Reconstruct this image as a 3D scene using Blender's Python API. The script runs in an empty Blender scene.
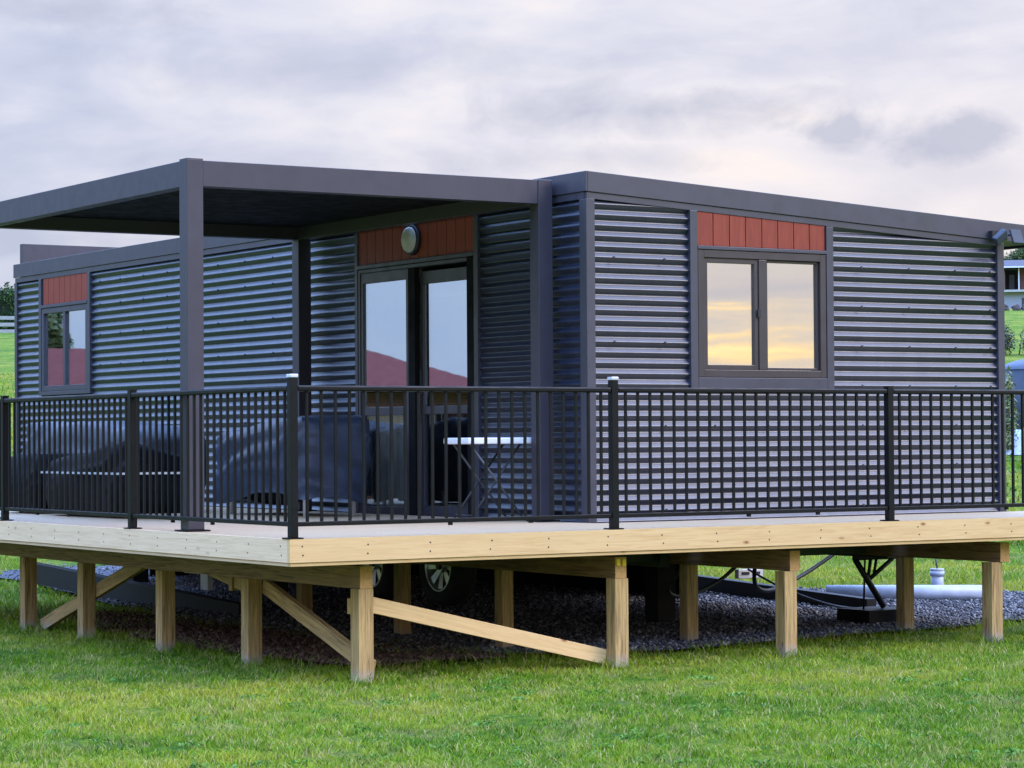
import bpy, bmesh, math, random
import numpy as np
from mathutils import Vector, Matrix, noise
random.seed(7); rng=np.random.default_rng(7)
S=bpy.context.scene; COL=S.collection
R=math.radians

# ------------------------------------------------------------------ camera
F_PX,YAW,PITCH,ROLL=2544.76,1.0042,0.0214,-0.0067
CAM=Vector((-7.16836,-13.79625,0.60438))
fw=Vector((math.cos(YAW)*math.cos(PITCH),math.sin(YAW)*math.cos(PITCH),math.sin(PITCH)))
rt=Vector((math.sin(YAW),-math.cos(YAW),0)); up=rt.cross(fw)
c_,s_=math.cos(ROLL),math.sin(ROLL)
rt2=rt*c_+up*s_; up2=up*c_-rt*s_
cd=bpy.data.cameras.new('camera'); cam=bpy.data.objects.new('camera',cd); COL.objects.link(cam)
m=Matrix.Identity(4)
for i in range(3):
    m[i][0]=rt2[i]; m[i][1]=up2[i]; m[i][2]=-fw[i]; m[i][3]=CAM[i]
cam.matrix_world=m; cd.sensor_width=36; cd.lens=F_PX/1024*36; cd.clip_end=4000; cd.clip_start=0.1
S.camera=cam

# ------------------------------------------------------------------ materials
class NT:
    def __init__(s,name):
        s.m=bpy.data.materials.new(name); s.m.use_nodes=True; s.t=s.m.node_tree; s.t.nodes.clear()
        s.out=s.t.nodes.new('ShaderNodeOutputMaterial')
    def n(s,typ,**k):
        nd=s.t.nodes.new(typ)
        for a,b in k.items():
            if a.startswith('i_'):
                key=a[2:]; key=int(key) if key.isdigit() else key.replace('_',' ')
                nd.inputs[key].default_value=b
            else: setattr(nd,a,b)
        return nd
    def l(s,a,b): s.t.links.new(a,b)
    def ramp(s,fac,stops,interp='LINEAR'):
        r=s.n('ShaderNodeValToRGB'); r.color_ramp.interpolation=interp
        el=r.color_ramp.elements
        while len(el)<len(stops): el.new(0.5)
        for e,(p,c) in zip(el,stops): e.position=p; e.color=(*c,1) if len(c)==3 else c
        s.l(fac,r.inputs[0]); return r.outputs[0]
    def noise(s,vec,scale,detail=4,rough=.55,dist=0):
        nd=s.n('ShaderNodeTexNoise'); nd.inputs['Scale'].default_value=scale; nd.inputs['Detail'].default_value=detail
        nd.inputs['Roughness'].default_value=rough; nd.inputs['Distortion'].default_value=dist
        if vec is not None: s.l(vec,nd.inputs['Vector'])
        return nd.outputs['Fac']
    def mapping(s,vec,scale=(1,1,1),loc=(0,0,0),rot=(0,0,0)):
        nd=s.n('ShaderNodeMapping'); nd.inputs['Scale'].default_value=scale; nd.inputs['Location'].default_value=loc
        nd.inputs['Rotation'].default_value=rot
        s.l(vec,nd.inputs['Vector']); return nd.outputs[0]
    def mix(s,fac,a,b,mode='MIX'):
        nd=s.n('ShaderNodeMix',data_type='RGBA',blend_type=mode)
        for v,i in ((fac,0),(a,6),(b,7)):
            if hasattr(v,'is_linked') or hasattr(v,'links'): s.l(v,nd.inputs[i])
            else: nd.inputs[i].default_value=v if i==0 else ((*v,1) if len(v)==3 else v)
        return nd.outputs[2]
    def math(s,op,a,b=0.0,clamp=False):
        nd=s.n('ShaderNodeMath',operation=op,use_clamp=clamp)
        for v,i in ((a,0),(b,1)):
            if hasattr(v,'links'): s.l(v,nd.inputs[i])
            else: nd.inputs[i].default_value=v
        return nd.outputs[0]
    def princ(s,color,rough=.5,metal=0,bump=None,bstr=.3,bdist=.01,spec=.5):
        p=s.n('ShaderNodeBsdfPrincipled')
        if hasattr(color,'links'): s.l(color,p.inputs['Base Color'])
        else: p.inputs['Base Color'].default_value=(*color,1)
        if hasattr(rough,'links'): s.l(rough,p.inputs['Roughness'])
        else: p.inputs['Roughness'].default_value=rough
        p.inputs['Metallic'].default_value=metal; p.inputs['Specular IOR Level'].default_value=spec
        if bump is not None:
            b=s.n('ShaderNodeBump'); b.inputs['Strength'].default_value=bstr; b.inputs['Distance'].default_value=bdist
            s.l(bump,b.inputs['Height']); s.l(b.outputs[0],p.inputs['Normal'])
        s.l(p.outputs[0],s.out.inputs[0]); return p
    def obj(s): return s.n('ShaderNodeTexCoord').outputs['Object']
    def pos(s): return s.n('ShaderNodeNewGeometry').outputs['Position']

def paint(name,col,rough=.4,var=.12,spec=.5,metal=0,bump=.0):
    t=NT(name); o=t.pos()
    n1=t.noise(t.mapping(o,(1,1,.35)),3.0,6,.6); n2=t.noise(o,9,4)
    a=tuple(c*(1-var) for c in col); b=tuple(min(1,c*(1+var)) for c in col)
    c=t.ramp(n1,[(.3,a),(.7,b)])
    rr=t.ramp(n2,[(.3,(rough*.85,)*3),(.7,(min(1,rough*1.2),)*3)])
    t.princ(c,rr,metal,n2 if bump else None,bump,.002,spec); return t.m

def wood(name,light,dark,knot,kn=1.0,stain=None,green=0.0):
    t=NT(name); tc=t.n('ShaderNodeTexCoord'); oi=t.n('ShaderNodeObjectInfo')
    off=t.n('ShaderNodeVectorMath',operation='ADD'); t.l(tc.outputs['Object'],off.inputs[0])
    sc=t.n('ShaderNodeVectorMath',operation='SCALE'); cmb=t.n('ShaderNodeCombineXYZ')
    for i in range(3): t.l(oi.outputs['Random'],cmb.inputs[i])
    t.l(cmb.outputs[0],sc.inputs[0]); sc.inputs['Scale'].default_value=37.0
    t.l(sc.outputs[0],off.inputs[1]); v=off.outputs[0]
    grain=t.noise(t.mapping(v,(.7,14,14)),3.2,8,.65,1.2)
    broad=t.noise(t.mapping(v,(.5,2.5,2.5)),1.6,4,.6)
    fine=t.noise(t.mapping(v,(3,120,120)),2,3,.7)
    c=t.ramp(grain,[(.36,dark),(.47,tuple((a*.4+b*.6) for a,b in zip(dark,light))),(.58,light)])
    c=t.mix(t.math('MULTIPLY',t.ramp(broad,[(.35,(0,0,0)),(.75,(1,1,1))]),.45),c,tuple((a*.6+b*.4) for a,b in zip(dark,light)))
    c=t.mix(t.math('MULTIPLY',fine,.3),c,tuple(x*.55 for x in dark))
    vb=t.ramp(oi.outputs['Random'],[(0,(.78,.76,.74)),(1,(1.08,1.06,1.02))]); c=t.mix(1.0,c,vb,'MULTIPLY')
    # knots
    vo=t.n('ShaderNodeTexVoronoi',feature='F1'); vo.inputs['Scale'].default_value=1.9
    t.l(t.mapping(v,(1.3,3.2,3.2)),vo.inputs['Vector']); vo.inputs['Randomness'].default_value=1
    dst=t.math('ADD',vo.outputs['Distance'],t.math('MULTIPLY',t.noise(v,30,3),.05))
    k=t.ramp(dst,[(.045,(1,1,1)),(.075,(.55,.55,.55)),(.12,(0,0,0))])
    c=t.mix(t.math('MULTIPLY',k,kn),c,knot)
    if green:
        g=t.ramp(t.noise(t.mapping(v,(.8,5,5)),2.5,5,.7),[(.45,(0,0,0)),(.65,(1,1,1))])
        c=t.mix(t.math('MULTIPLY',g,green),c,(.11,.082,.042))
        g2=t.ramp(t.noise(t.mapping(v,(.6,8,8)),5,6,.75),[(.55,(0,0,0)),(.72,(1,1,1))]); c=t.mix(t.math('MULTIPLY',g2,green*1.6),c,(.07,.045,.022))
    if stain:
        # grey concrete splash at the foot
        g=t.n('ShaderNodeSeparateXYZ'); t.l(t.pos(),g.inputs[0])
        h=t.math('ADD',g.outputs['Z'],t.math('MULTIPLY',t.noise(v,25,4),.08))
        f=t.ramp(t.math('ADD',h,1.0),[(.12,(.8,.8,.8)),(.21,(0,0,0))])
        c=t.mix(f,c,(.30,.28,.25))
    hsum=t.math('ADD',grain,t.math('MULTIPLY',fine,.5))
    t.princ(c,.62,0,hsum,.35,.004,.3); return t.m

def plain(name,col,rough=.6,metal=0,spec=.5): 
    t=NT(name); n=t.noise(t.pos(),9,4); c=t.ramp(n,[(.3,tuple(x*.85 for x in col)),(.7,tuple(min(1,x*1.12) for x in col))])
    t.princ(c,rough,metal,None,0,0,spec); return t.m

def cladding_mat():
    t=NT('corrugated_steel_paint'); p=t.pos()
    n2=t.noise(t.mapping(p,(1,1,.25)),9,5,.6); st=t.noise(t.mapping(p,(1,1,.06)),14,4,.6)
    c=t.ramp(t.noise(p,5,5),[(.3,(.005,.009,.024)),(.7,(.009,.014,.032))])
    c=t.mix(t.math('MULTIPLY',t.ramp(st,[(.52,(0,0,0)),(.75,(1,1,1))]),.35),c,(.03,.03,.035))
    pr=t.princ(c,t.ramp(n2,[(.3,(.36,)*3),(.7,(.46,)*3)]),0,None,0,0,.5); pr.inputs['IOR'].default_value=1.82; return t.m

def glass(name,refl,tint=(.86,.90,1.0),wob=.02):
    t=NT(name); g=t.n('ShaderNodeBsdfGlossy'); g.inputs['Color'].default_value=(*tint,1); g.inputs['Roughness'].default_value=.015
    b=t.n('ShaderNodeBump'); b.inputs['Strength'].default_value=wob; b.inputs['Distance'].default_value=.02
    t.l(t.noise(t.mapping(t.pos(),(1,1,.8)),1.6,2),b.inputs['Height']); t.l(b.outputs[0],g.inputs['Normal'])
    tr=t.n('ShaderNodeBsdfTransparent'); tr.inputs['Color'].default_value=(.75,.8,.8,1)
    mx=t.n('ShaderNodeMixShader'); mx.inputs[0].default_value=refl
    t.l(tr.outputs[0],mx.inputs[1]); t.l(g.outputs[0],mx.inputs[2]); t.l(mx.outputs[0],t.out.inputs[0]); return t.m

def grass_mat(name,blades):
    t=NT(name); p=t.pos()
    big=t.noise(p,.35,4,.6); mid=t.noise(p,1.7,5,.65); sm=t.noise(p,9,5,.7)
    lush=(.062,.165,.006); yel=(.38,.37,.035); straw=(.50,.38,.17); mids=(.165,.275,.010)
    f=t.math('ADD',t.math('MULTIPLY',big,.40),t.math('ADD',t.math('MULTIPLY',mid,.38),t.math('MULTIPLY',sm,.42)))
    c=t.ramp(f,[(.52,lush),(.59,mids),(.68,yel)])
    dry=t.ramp(t.noise(t.mapping(p,(1,1,1),(5,3,1)),2.3,6,.75),[(.52,(0,0,0)),(.68,(1,1,1))])
    c=t.mix(t.math('MULTIPLY',dry,.8),c,(.40,.33,.13))
    if blades:
        geo=t.n('ShaderNodeNewGeometry'); r=geo.outputs['Random Per Island']
        c=t.mix(t.ramp(r,[(.0,(0,0,0)),(1,(.5,.5,.5))]),c,(.25,.37,.020))
        c=t.mix(t.ramp(r,[(.86,(0,0,0)),(.90,(.8,.8,.8))]),c,straw)
        c=t.mix(t.ramp(r,[(.0,(.8,.8,.8)),(.26,(0,0,0))]),c,(.018,.05,.006))
        d=t.n('ShaderNodeBsdfPrincipled'); t.l(c,d.inputs['Base Color']); d.inputs['Roughness'].default_value=.55
        d.inputs['Specular IOR Level'].default_value=.12
        tr=t.n('ShaderNodeBsdfTranslucent'); t.l(c,tr.inputs['Color'])
        mx=t.n('ShaderNodeMixShader'); mx.inputs[0].default_value=.3
        t.l(d.outputs[0],mx.inputs[1]); t.l(tr.outputs[0],mx.inputs[2]); t.l(mx.outputs[0],t.out.inputs[0])
    else:
        fine=t.noise(t.mapping(p,(1,1,1)),30,6,.8)
        c=t.mix(t.ramp(fine,[(.38,(.75,.75,.75)),(.62,(0,0,0))]),c,(.035,.075,.015))
        t.princ(c,.9,0,t.math('ADD',fine,sm),.9,.06,.1)
    return t.m

def island_mat(name,stops,rough=.85):
    t=NT(name); geo=t.n('ShaderNodeNewGeometry')
    c=t.ramp(geo.outputs['Random Per Island'],stops)
    n=t.noise(t.pos(),60,4); c=t.mix(t.math('MULTIPLY',n,.35),c,(.03,.03,.035))
    t.princ(c,rough,0,n,.4,.004,.3); return t.m

def leaf_mat(name,a,b,c3):
    t=NT(name); geo=t.n('ShaderNodeNewGeometry'); n=t.noise(t.pos(),1.2,4)
    c=t.ramp(geo.outputs['Random Per Island'],[(0,a),(.5,b),(1,c3)])
    c=t.mix(t.math('MULTIPLY',n,.4),c,a)
    t.princ(c,.6,0,None,0,0,.3); return t.m

M={}
M['clad']=cladding_mat()
M['flash']=paint('dark_grey_steel_trim',(.034,.032,.044),.44,.12,.7)
M['pergola']=paint('powder_coated_aluminium',(.033,.028,.040),.44,.12,.6)
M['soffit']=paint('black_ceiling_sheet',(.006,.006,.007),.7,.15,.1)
M['black']=paint('satin_black_powder_coat',(.0032,.0035,.004),.45,.15,.22)
M['bronze']=paint('bronze_window_aluminium',(.040,.030,.030),.36,.08,.6)
def red_mat():
    t=NT('red_stained_boards'); v=t.obj()
    p=t.pos(); n=t.noise(t.mapping(p,(30,30,2.2)),1.5,6,.6,.5)
    t.princ(t.ramp(n,[(.3,(.185,.028,.013)),(.7,(.265,.044,.021))]),.55,0,n,.3,.003,.35); return t.m
M['red']=red_mat()
M['pine']=wood('fresh_pine',(.76,.52,.245),(.62,.39,.165),(.24,.085,.03),1.0)
M['pine_side']=wood('pale_pine',(.84,.61,.38),(.68,.47,.28),(.25,.13,.07),.6)
M['post_wood']=wood('treated_pine_post',(.62,.415,.165),(.20,.11,.042),(.07,.035,.015),.9,True,.22)
M['bearer']=wood('weathered_treated_timber',(.40,.24,.13),(.11,.06,.032),(.05,.028,.015),.9,None,.25)
M['endgrain']=wood('orange_end_grain',(.62,.36,.13),(.42,.22,.07),(.2,.08,.03),.2)
M['dark_timber']=wood('dark_stained_timber',(.010,.009,.008),(.005,.004,.004),(.01,.01,.01),.3)
M['decking']=wood('washed_decking',(.64,.47,.29),(.52,.37,.22),(.35,.28,.2),.3)
M['glass']=glass('sunset_facing_glass',.80,(.98,.95,.93))
M['glass_side']=glass('side_glass',.72,(.84,.90,.98))
M['glass_low']=glass('lower_door_glass',.14,(.85,.9,1.0))
M['curtain']=plain('taupe_curtain',(.62,.52,.46),.9)
M['white_curtain']=plain('white_curtain',(.75,.73,.70),.9)
M['interior']=plain('interior_lining',(.35,.33,.30),.9)
M['cap']=plain('pale_cap_sky_sheen',(.62,.64,.68),.25,.3)  # pale colour carries the sky's reflection on the taller post caps
M['whitep']=plain('white_plastic',(.72,.73,.75),.35)
M['lamp_glass']=plain('frosted_lamp_glass',(.50,.48,.46),.25)
M['rubber']=plain('tyre_rubber',(.02,.02,.021),.8)
M['alloy']=plain('wheel_alloy',(.65,.66,.68),.28,.75)
M['steel']=plain('black_steel',(.025,.026,.028),.45,.3)
M['leg_metal']=plain('dull_grey_metal',(.07,.075,.085),.5,.3)
M['chassis']=plain('chassis_paint',(.035,.045,.042),.5,.1)
M['yellow']=plain('yellow_tag',(.85,.62,.02),.5)
M['pvc']=plain('grey_white_pvc',(.42,.46,.54),.4)
M['cream']=plain('cream_timber_block',(.62,.52,.42),.8)
M['concrete']=plain('concrete',(.42,.41,.39),.9)
def cover_mat(name,a,b,rough,spec=.5):
    t=NT(name); p=t.obj(); n=t.noise(p,3,6,.65,.6); n2=t.noise(p,14,5,.7)
    t.princ(t.ramp(n,[(.35,a),(.65,b)]),rough,0,t.math('ADD',n,t.math('MULTIPLY',n2,.15)),.25,.03,spec); return t.m
M['cover']=cover_mat('slate_blue_cover_fabric',(.014,.019,.034),(.036,.050,.082),.5)
M['cover_dark']=cover_mat('charcoal_cover_fabric',(.016,.020,.030),(.040,.050,.070),.55)
M['cover_shaded']=cover_mat('shaded_cover_fabric',(.003,.0035,.005),(.006,.0075,.011),.6,.06)  # near-black colour stands for shade on the lower part of the furniture cover
M['grass_ground']=grass_mat('lawn_ground',False); M['grass']=grass_mat('grass_blades',True)
M['gravel']=island_mat('grey_gravel',[(0,(.035,.034,.036)),(.4,(.10,.098,.103)),(.75,(.20,.195,.20)),(1,(.42,.40,.39))])
M['soil']=island_mat('brown_soil',[(0,(.05,.024,.014)),(.5,(.11,.056,.034)),(1,(.20,.12,.075))],.95)
M['hedge']=leaf_mat('hedge_leaves',(.012,.035,.010),(.030,.085,.018),(.075,.15,.03))
M['hedge_core']=plain('hedge_inner_twigs',(.012,.022,.008),.95)
M['bush']=leaf_mat('olive_bush_leaves',(.02,.032,.02),(.07,.085,.05),(.22,.20,.15))
M['yucca']=leaf_mat('yellow_green_leaves',(.06,.09,.03),(.20,.24,.10),(.38,.38,.20))
M['tree']=leaf_mat('tree_leaves',(.03,.05,.018),(.07,.11,.035),(.14,.17,.06))
M['bark']=plain('bark',(.10,.075,.055),.9)
M['rail']=plain('whitewashed_rail',(.27,.28,.28),.7)
M['tankc']=plain('blue_grey_tank',(.022,.032,.050),.6)
M['tankroof']=plain('light_blue_grey_tank_lid',(.07,.09,.14),.6)
M['sheet']=cover_mat('pale_blue_plastic',(.30,.37,.50),(.42,.48,.60),.5)
def brick():
    t=NT('red_brick'); b=t.n('ShaderNodeTexBrick'); b.inputs['Scale'].default_value=4
    b.inputs['Color1'].default_value=(.12,.045,.035,1); b.inputs['Color2'].default_value=(.08,.03,.025,1); b.inputs['Mortar'].default_value=(.14,.12,.11,1)
    t.l(t.mapping(t.obj(),(1,1,1),(0,0,0),(R(90),0,0)),b.inputs['Vector']); t.princ(b.outputs['Color'],.9); return t.m
M['brick']=brick()
def tile():
    t=NT('red_roof_tiles'); w=t.n('ShaderNodeTexWave',wave_type='BANDS',bands_direction='Z'); w.inputs['Scale'].default_value=7
    t.l(t.obj(),w.inputs['Vector']); w.inputs['Distortion'].default_value=.4
    n=t.noise(t.obj(),6,4); c=t.ramp(n,[(.3,(.10,.026,.020)),(.7,(.16,.050,.038))])
    c=t.mix(t.math('MULTIPLY',w.outputs['Fac'],.5),c,(.05,.012,.008)); t.princ(c,.95,0,None,0,0,.05); return t.m
M['tile']=tile()
M['rock']=plain('dark_rock',(.06,.045,.045),.9)
M['plaster']=plain('pale_plaster',(.30,.31,.36),.85)
M['dkroof']=plain('dark_purple_grey_roof',(.05,.042,.055),.7)

# ------------------------------------------------------------------ object helpers
W={}
def reg(o,parent=None,mat=Matrix.Identity(4)):
    COL.objects.link(o); W[o.name]=mat.copy()
    o.matrix_basis=mat
    if parent is not None:
        o.parent=parent; o.matrix_parent_inverse=W[parent.name].inverted()
    return o
def tag(o,label=None,cat=None,group=None,kind=None):
    for k,v in (('label',label),('category',cat),('group',group),('kind',kind)):
        if v: o[k]=v
    return o
def thing(name,label,cat,loc=(0,0,0),group=None,mat=None):
    o=bpy.data.objects.new(name,None); o.empty_display_size=.2
    reg(o,None,mat if mat is not None else Matrix.Translation(loc)); return tag(o,label,cat,group)
def bmobj(name,bm,mat,parent=None,M4=Matrix.Identity(4),smooth=False,bevel=0):
    me=bpy.data.meshes.new(name)
    bmesh.ops.recalc_face_normals(bm,faces=bm.faces)
    if smooth:
        for f in bm.faces: f.smooth=True
    bm.to_mesh(me); bm.free()
    for mm in (mat if isinstance(mat,(list,tuple)) else [mat]): me.materials.append(mm)
    o=bpy.data.objects.new(name,me); reg(o,parent,M4)
    if bevel:
        b=o.modifiers.new('bevel','BEVEL'); b.width=bevel; b.segments=2; b.limit_method='ANGLE'
    return o
def box(bm,a,b,mi=0):
    x0,y0,z0=a; x1,y1,z1=b
    v=[bm.verts.new(p) for p in ((x0,y0,z0),(x1,y0,z0),(x1,y1,z0),(x0,y1,z0),(x0,y0,z1),(x1,y0,z1),(x1,y1,z1),(x0,y1,z1))]
    fs=[bm.faces.new([v[i] for i in q]) for q in ((0,3,2,1),(4,5,6,7),(0,1,5,4),(1,2,6,5),(2,3,7,6),(3,0,4,7))]
    for f in fs: f.material_index=mi
    return fs
def tube(bm,p0,p1,r0,r1=None,n=12,cap=True):
    r1=r0 if r1 is None else r1; p0=Vector(p0); p1=Vector(p1); d=(p1-p0).normalized()
    a=d.orthogonal().normalized(); b=d.cross(a)
    A=[bm.verts.new(p0+(a*math.cos(t)+b*math.sin(t))*r0) for t in [2*math.pi*i/n for i in range(n)]]
    B=[bm.verts.new(p1+(a*math.cos(t)+b*math.sin(t))*r1) for t in [2*math.pi*i/n for i in range(n)]]
    for i in range(n):
        f=bm.faces.new((A[i],A[(i+1)%n],B[(i+1)%n],B[i])); f.smooth=True
    if cap: bm.faces.new(A); bm.faces.new(B[::-1])
def one(name,fn,mat,parent=None,**k):
    bm=bmesh.new(); fn(bm); return bmobj(name,bm,mat,parent,**k)
def bx(name,a,b,mat,parent,bevel=.003): return one(name,lambda bm:box(bm,a,b),mat,parent,bevel=bevel)
def tb(name,p0,p1,r,mat,parent,r1=None,n=12): return one(name,lambda bm:tube(bm,p0,p1,r,r1,n),mat,parent)
def board(name,p0,p1,w,h,mat,parent,upv=(0,0,1),bevel=.003,endmat=None,scr=()):
    """rectangular member: local X along its length so the grain follows it; w across, h along upv"""
    p0=Vector(p0); p1=Vector(p1); L=(p1-p0).length; X=(p1-p0).normalized(); U=Vector(upv)
    Y=U.cross(X).normalized(); Z=X.cross(Y)
    m4=Matrix(((X.x,Y.x,Z.x,p0.x),(X.y,Y.y,Z.y,p0.y),(X.z,Y.z,Z.z,p0.z),(0,0,0,1)))
    bm=bmesh.new(); fs=box(bm,(0,-w/2,-h/2),(L,w/2,h/2))
    mats=[mat]
    if endmat: mats.append(endmat); fs[5].material_index=1; fs[3].material_index=1
    for (u,w2) in scr:
        x=u-p0.x if abs(X.x)>.5 else abs(u-p0.y)
        sg=1 if Y.dot(Vector((-1,-1,0)))>0 else -1
        n0=len(bm.faces); tube(bm,(x,sg*(w/2-.002),w2),(x,sg*(w/2+.0012),w2),.0055,n=8); bm.faces.ensure_lookup_table()
        for f in bm.faces[n0:]: f.material_index=1
    if scr: mats.append(M['steel'])
    return bmobj(name,bm,mats,parent,m4,bevel=bevel if not scr else 0)

def np_mesh(name,V,Fc,mat,parent=None,smooth=False):
    """V (n,3), Fc (m,k) equal-size faces"""
    me=bpy.data.meshes.new(name); V=np.asarray(V,np.float32); Fc=np.asarray(Fc,np.int32); k=Fc.shape[1]
    me.vertices.add(len(V)); me.vertices.foreach_set('co',V.ravel())
    me.loops.add(Fc.size); me.loops.foreach_set('vertex_index',Fc.ravel())
    me.polygons.add(len(Fc)); me.polygons.foreach_set('loop_start',np.arange(0,Fc.size,k,dtype=np.int32))
    me.polygons.foreach_set('loop_total',np.full(len(Fc),k,np.int32))
    me.update(calc_edges=True); me.validate()
    if smooth: me.polygons.foreach_set('use_smooth',np.ones(len(Fc),bool))
    me.materials.append(mat); o=bpy.data.objects.new(name,me); return reg(o,parent)

# ------------------------------------------------------------------ terrain
VX,VY=math.cos(YAW),math.sin(YAW)
GZ=-.93
def terr(x,y):
    s=(x-CAM.x)*VX+(y-CAM.y)*VY
    s2=np.clip(s-29,0,None)
    soft=np.where(s2<4,s2*s2/8,s2-2)         # eased start of the slope
    z=GZ+.0755*np.minimum(soft,119)+.05*np.clip(soft-119,0,95)
    return z+.05*np.sin(x*.31)*np.cos(y*.27)*np.clip(s2/20,0,1)
def axis(n,step,mx):
    t=np.linspace(-1,1,n); k=8.0
    return np.sinh(t*k)/np.sinh(k)*mx
ax_=axis(241,0,1800.)
gx,gy=np.meshgrid(ax_+3,ax_+5,indexing='ij')
gz=terr(gx,gy)+rng.normal(0,.006,gx.shape)
n=len(ax_); idx=np.arange(n*n).reshape(n,n)
Fq=np.stack([idx[:-1,:-1],idx[1:,:-1],idx[1:,1:],idx[:-1,1:]],-1).reshape(-1,4)
g=np_mesh('ground',np.stack([gx,gy,gz],-1).reshape(-1,3),Fq,M['grass_ground'],smooth=True); tag(g,kind='structure')

def in_poly(px,py,poly):
    ins=np.zeros(px.shape,bool); j=len(poly)-1
    for i in range(len(poly)):
        xi,yi=poly[i]; xj,yj=poly[j]
        c=((yi>py)!=(yj>py))&(px<(xj-xi)*(py-yi)/(yj-yi+1e-12)+xi); ins^=c; j=i
    return ins
GRAVEL=[(3.2,13.6),(3.1,11.8),(2.45,8.6),(2.1,6.5),(1.95,4),(1.75,1.9),(2.3,1.35),(3.15,.86),(4.3,.92),(5.96,1.22),(7.6,1.55),(9.6,2.6),(10.3,4.0),(8.9,6.0),(6.6,12),(5,16)]
SOIL=[(1.05,1.0),(2.3,1.1),(2.1,3.2),(2.1,5.5),(2.0,7.0),(1.5,7.0),(1.0,5.2),(.92,3.2)]
def patch(name,poly,z,mat,sub=10):
    pts=[]
    for i,(x,y) in enumerate(poly):
        x2,y2=poly[(i+1)%len(poly)]
        for k in range(sub):
            t=k/sub; q=Vector((x+(x2-x)*t,y+(y2-y)*t,0)); nz=noise.noise_vector(q*1.7)
            q2=noise.noise_vector(q*6); pts.append((q.x+nz.x*.16+q2.x*.05,q.y+nz.y*.16+q2.y*.05))
    bm=bmesh.new(); vs=[bm.verts.new((x,y,z)) for x,y in pts]; bm.faces.new(vs)
    bmesh.ops.triangulate(bm,faces=bm.faces[:]); return tag(bmobj(name,bm,mat),kind='structure'),pts
gbase=NT('gravel_bed'); gn=gbase.noise(gbase.pos(),45,5,.8)
gbase.princ(gbase.ramp(gn,[(.35,(.03,.03,.04)),(.5,(.09,.095,.12)),(.65,(.18,.18,.22))]),.9,0,gn,1,.03); 
sbase=NT('soil_bed'); sn=sbase.noise(sbase.pos(),12,6,.8)
sbase.princ(sbase.ramp(sn,[(.35,(.04,.022,.015)),(.65,(.13,.075,.05))]),.95,0,sn,1,.06)
_,gp=patch('gravel_path',GRAVEL,GZ+.030,gbase.m); _,sp=patch('soil_bed',SOIL,GZ+.024,sbase.m)

def scatter(name,poly,n,smin,smax,z,mat,label,cat,weight=None):
    xs=[p[0] for p in poly]; ys=[p[1] for p in poly]
    P=np.zeros((0,2))
    while len(P)<n:
        q=np.stack([rng.uniform(min(xs),max(xs),n),rng.uniform(min(ys),max(ys),n)],1)
        k=in_poly(q[:,0],q[:,1],poly)
        if weight is not None: k&=rng.random(n)<weight(q[:,0],q[:,1])
        P=np.concatenate([P,q[k]])
    P=P[:n]; s=rng.uniform(smin,smax,n)*rng.uniform(.6,1.3,n)
    base=np.array([(1,0,0),(0,1,0),(-1,0,0),(0,-1,0),(0,0,1),(0,0,-1)],float)
    tri=np.array([(0,1,4),(1,2,4),(2,3,4),(3,0,4),(1,0,5),(2,1,5),(3,2,5),(0,3,5)])
    a=rng.uniform(0,2*np.pi,n); tl=rng.uniform(-.6,.6,n)
    V=base[None]*(s[:,None]*1)[:,:,None]*rng.uniform(.55,1.2,(n,6,1))
    V[:,:,2]*=.75
    ca,sa=np.cos(a)[:,None],np.sin(a)[:,None]; x=V[:,:,0]*ca-V[:,:,1]*sa; y=V[:,:,0]*sa+V[:,:,1]*ca
    zz=V[:,:,2]+x*tl[:,None]; V=np.stack([x,y,zz],-1); V[:,:,0]+=P[:,0:1]; V[:,:,1]+=P[:,1:2]; V[:,:,2]+=z+s[:,None]*.4
    F=(tri[None]+(np.arange(n)*6)[:,None,None]).reshape(-1,3)
    o=np_mesh(name,V.reshape(-1,3),F,mat); return tag(o,label,cat,None,'stuff')
near=lambda x,y:np.clip(1.35-((x-CAM.x)*VX+(y-CAM.y)*VY-17)/9,.12,1)
scatter('gravel_stones',gp,42000,.009,.020,GZ+.03,M['gravel'],'loose grey gravel chips spread under the raised deck and cabin','gravel',near)
scatter('soil_clods',sp,9000,.008,.030,GZ+.02,M['soil'],'crumbly brown soil heaped between the lawn and gravel under the deck','soil')

# grass blades
def blades(name,P,h,w,mat,label):
    n=len(P); z=terr(P[:,0],P[:,1])
    a=rng.uniform(0,2*np.pi,n); H=h*rng.uniform(.45,1.35,n); Wd=w*rng.uniform(.6,1.3,n)
    la=rng.uniform(0,2*np.pi,n); le=H*rng.uniform(.3,1.5,n)
    bx_,by_=np.cos(a)*Wd/2,np.sin(a)*Wd/2
    V=np.zeros((n,5,3)); 
    V[:,0]=np.stack([P[:,0]-bx_,P[:,1]-by_,z-.005],1); V[:,1]=np.stack([P[:,0]+bx_,P[:,1]+by_,z-.005],1)
    mx=P[:,0]+np.cos(la)*le*.35; my=P[:,1]+np.sin(la)*le*.35; mz=z+H*.6
    V[:,2]=np.stack([mx+bx_*.75,my+by_*.75,mz],1); V[:,3]=np.stack([mx-bx_*.75,my-by_*.75,mz],1)
    V[:,4]=np.stack([P[:,0]+np.cos(la)*le,P[:,1]+np.sin(la)*le,z+H],1)
    k=np.arange(n)[:,None]*5
    F=np.concatenate([k+np.array([[0,1,2]]),k+np.array([[0,2,3]]),k+np.array([[3,2,4]])],0)
    # group triangles by blade is not needed for islands
    return tag(np_mesh(name,V.reshape(-1,3),F,mat),label,'grass',None,'stuff')
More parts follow.
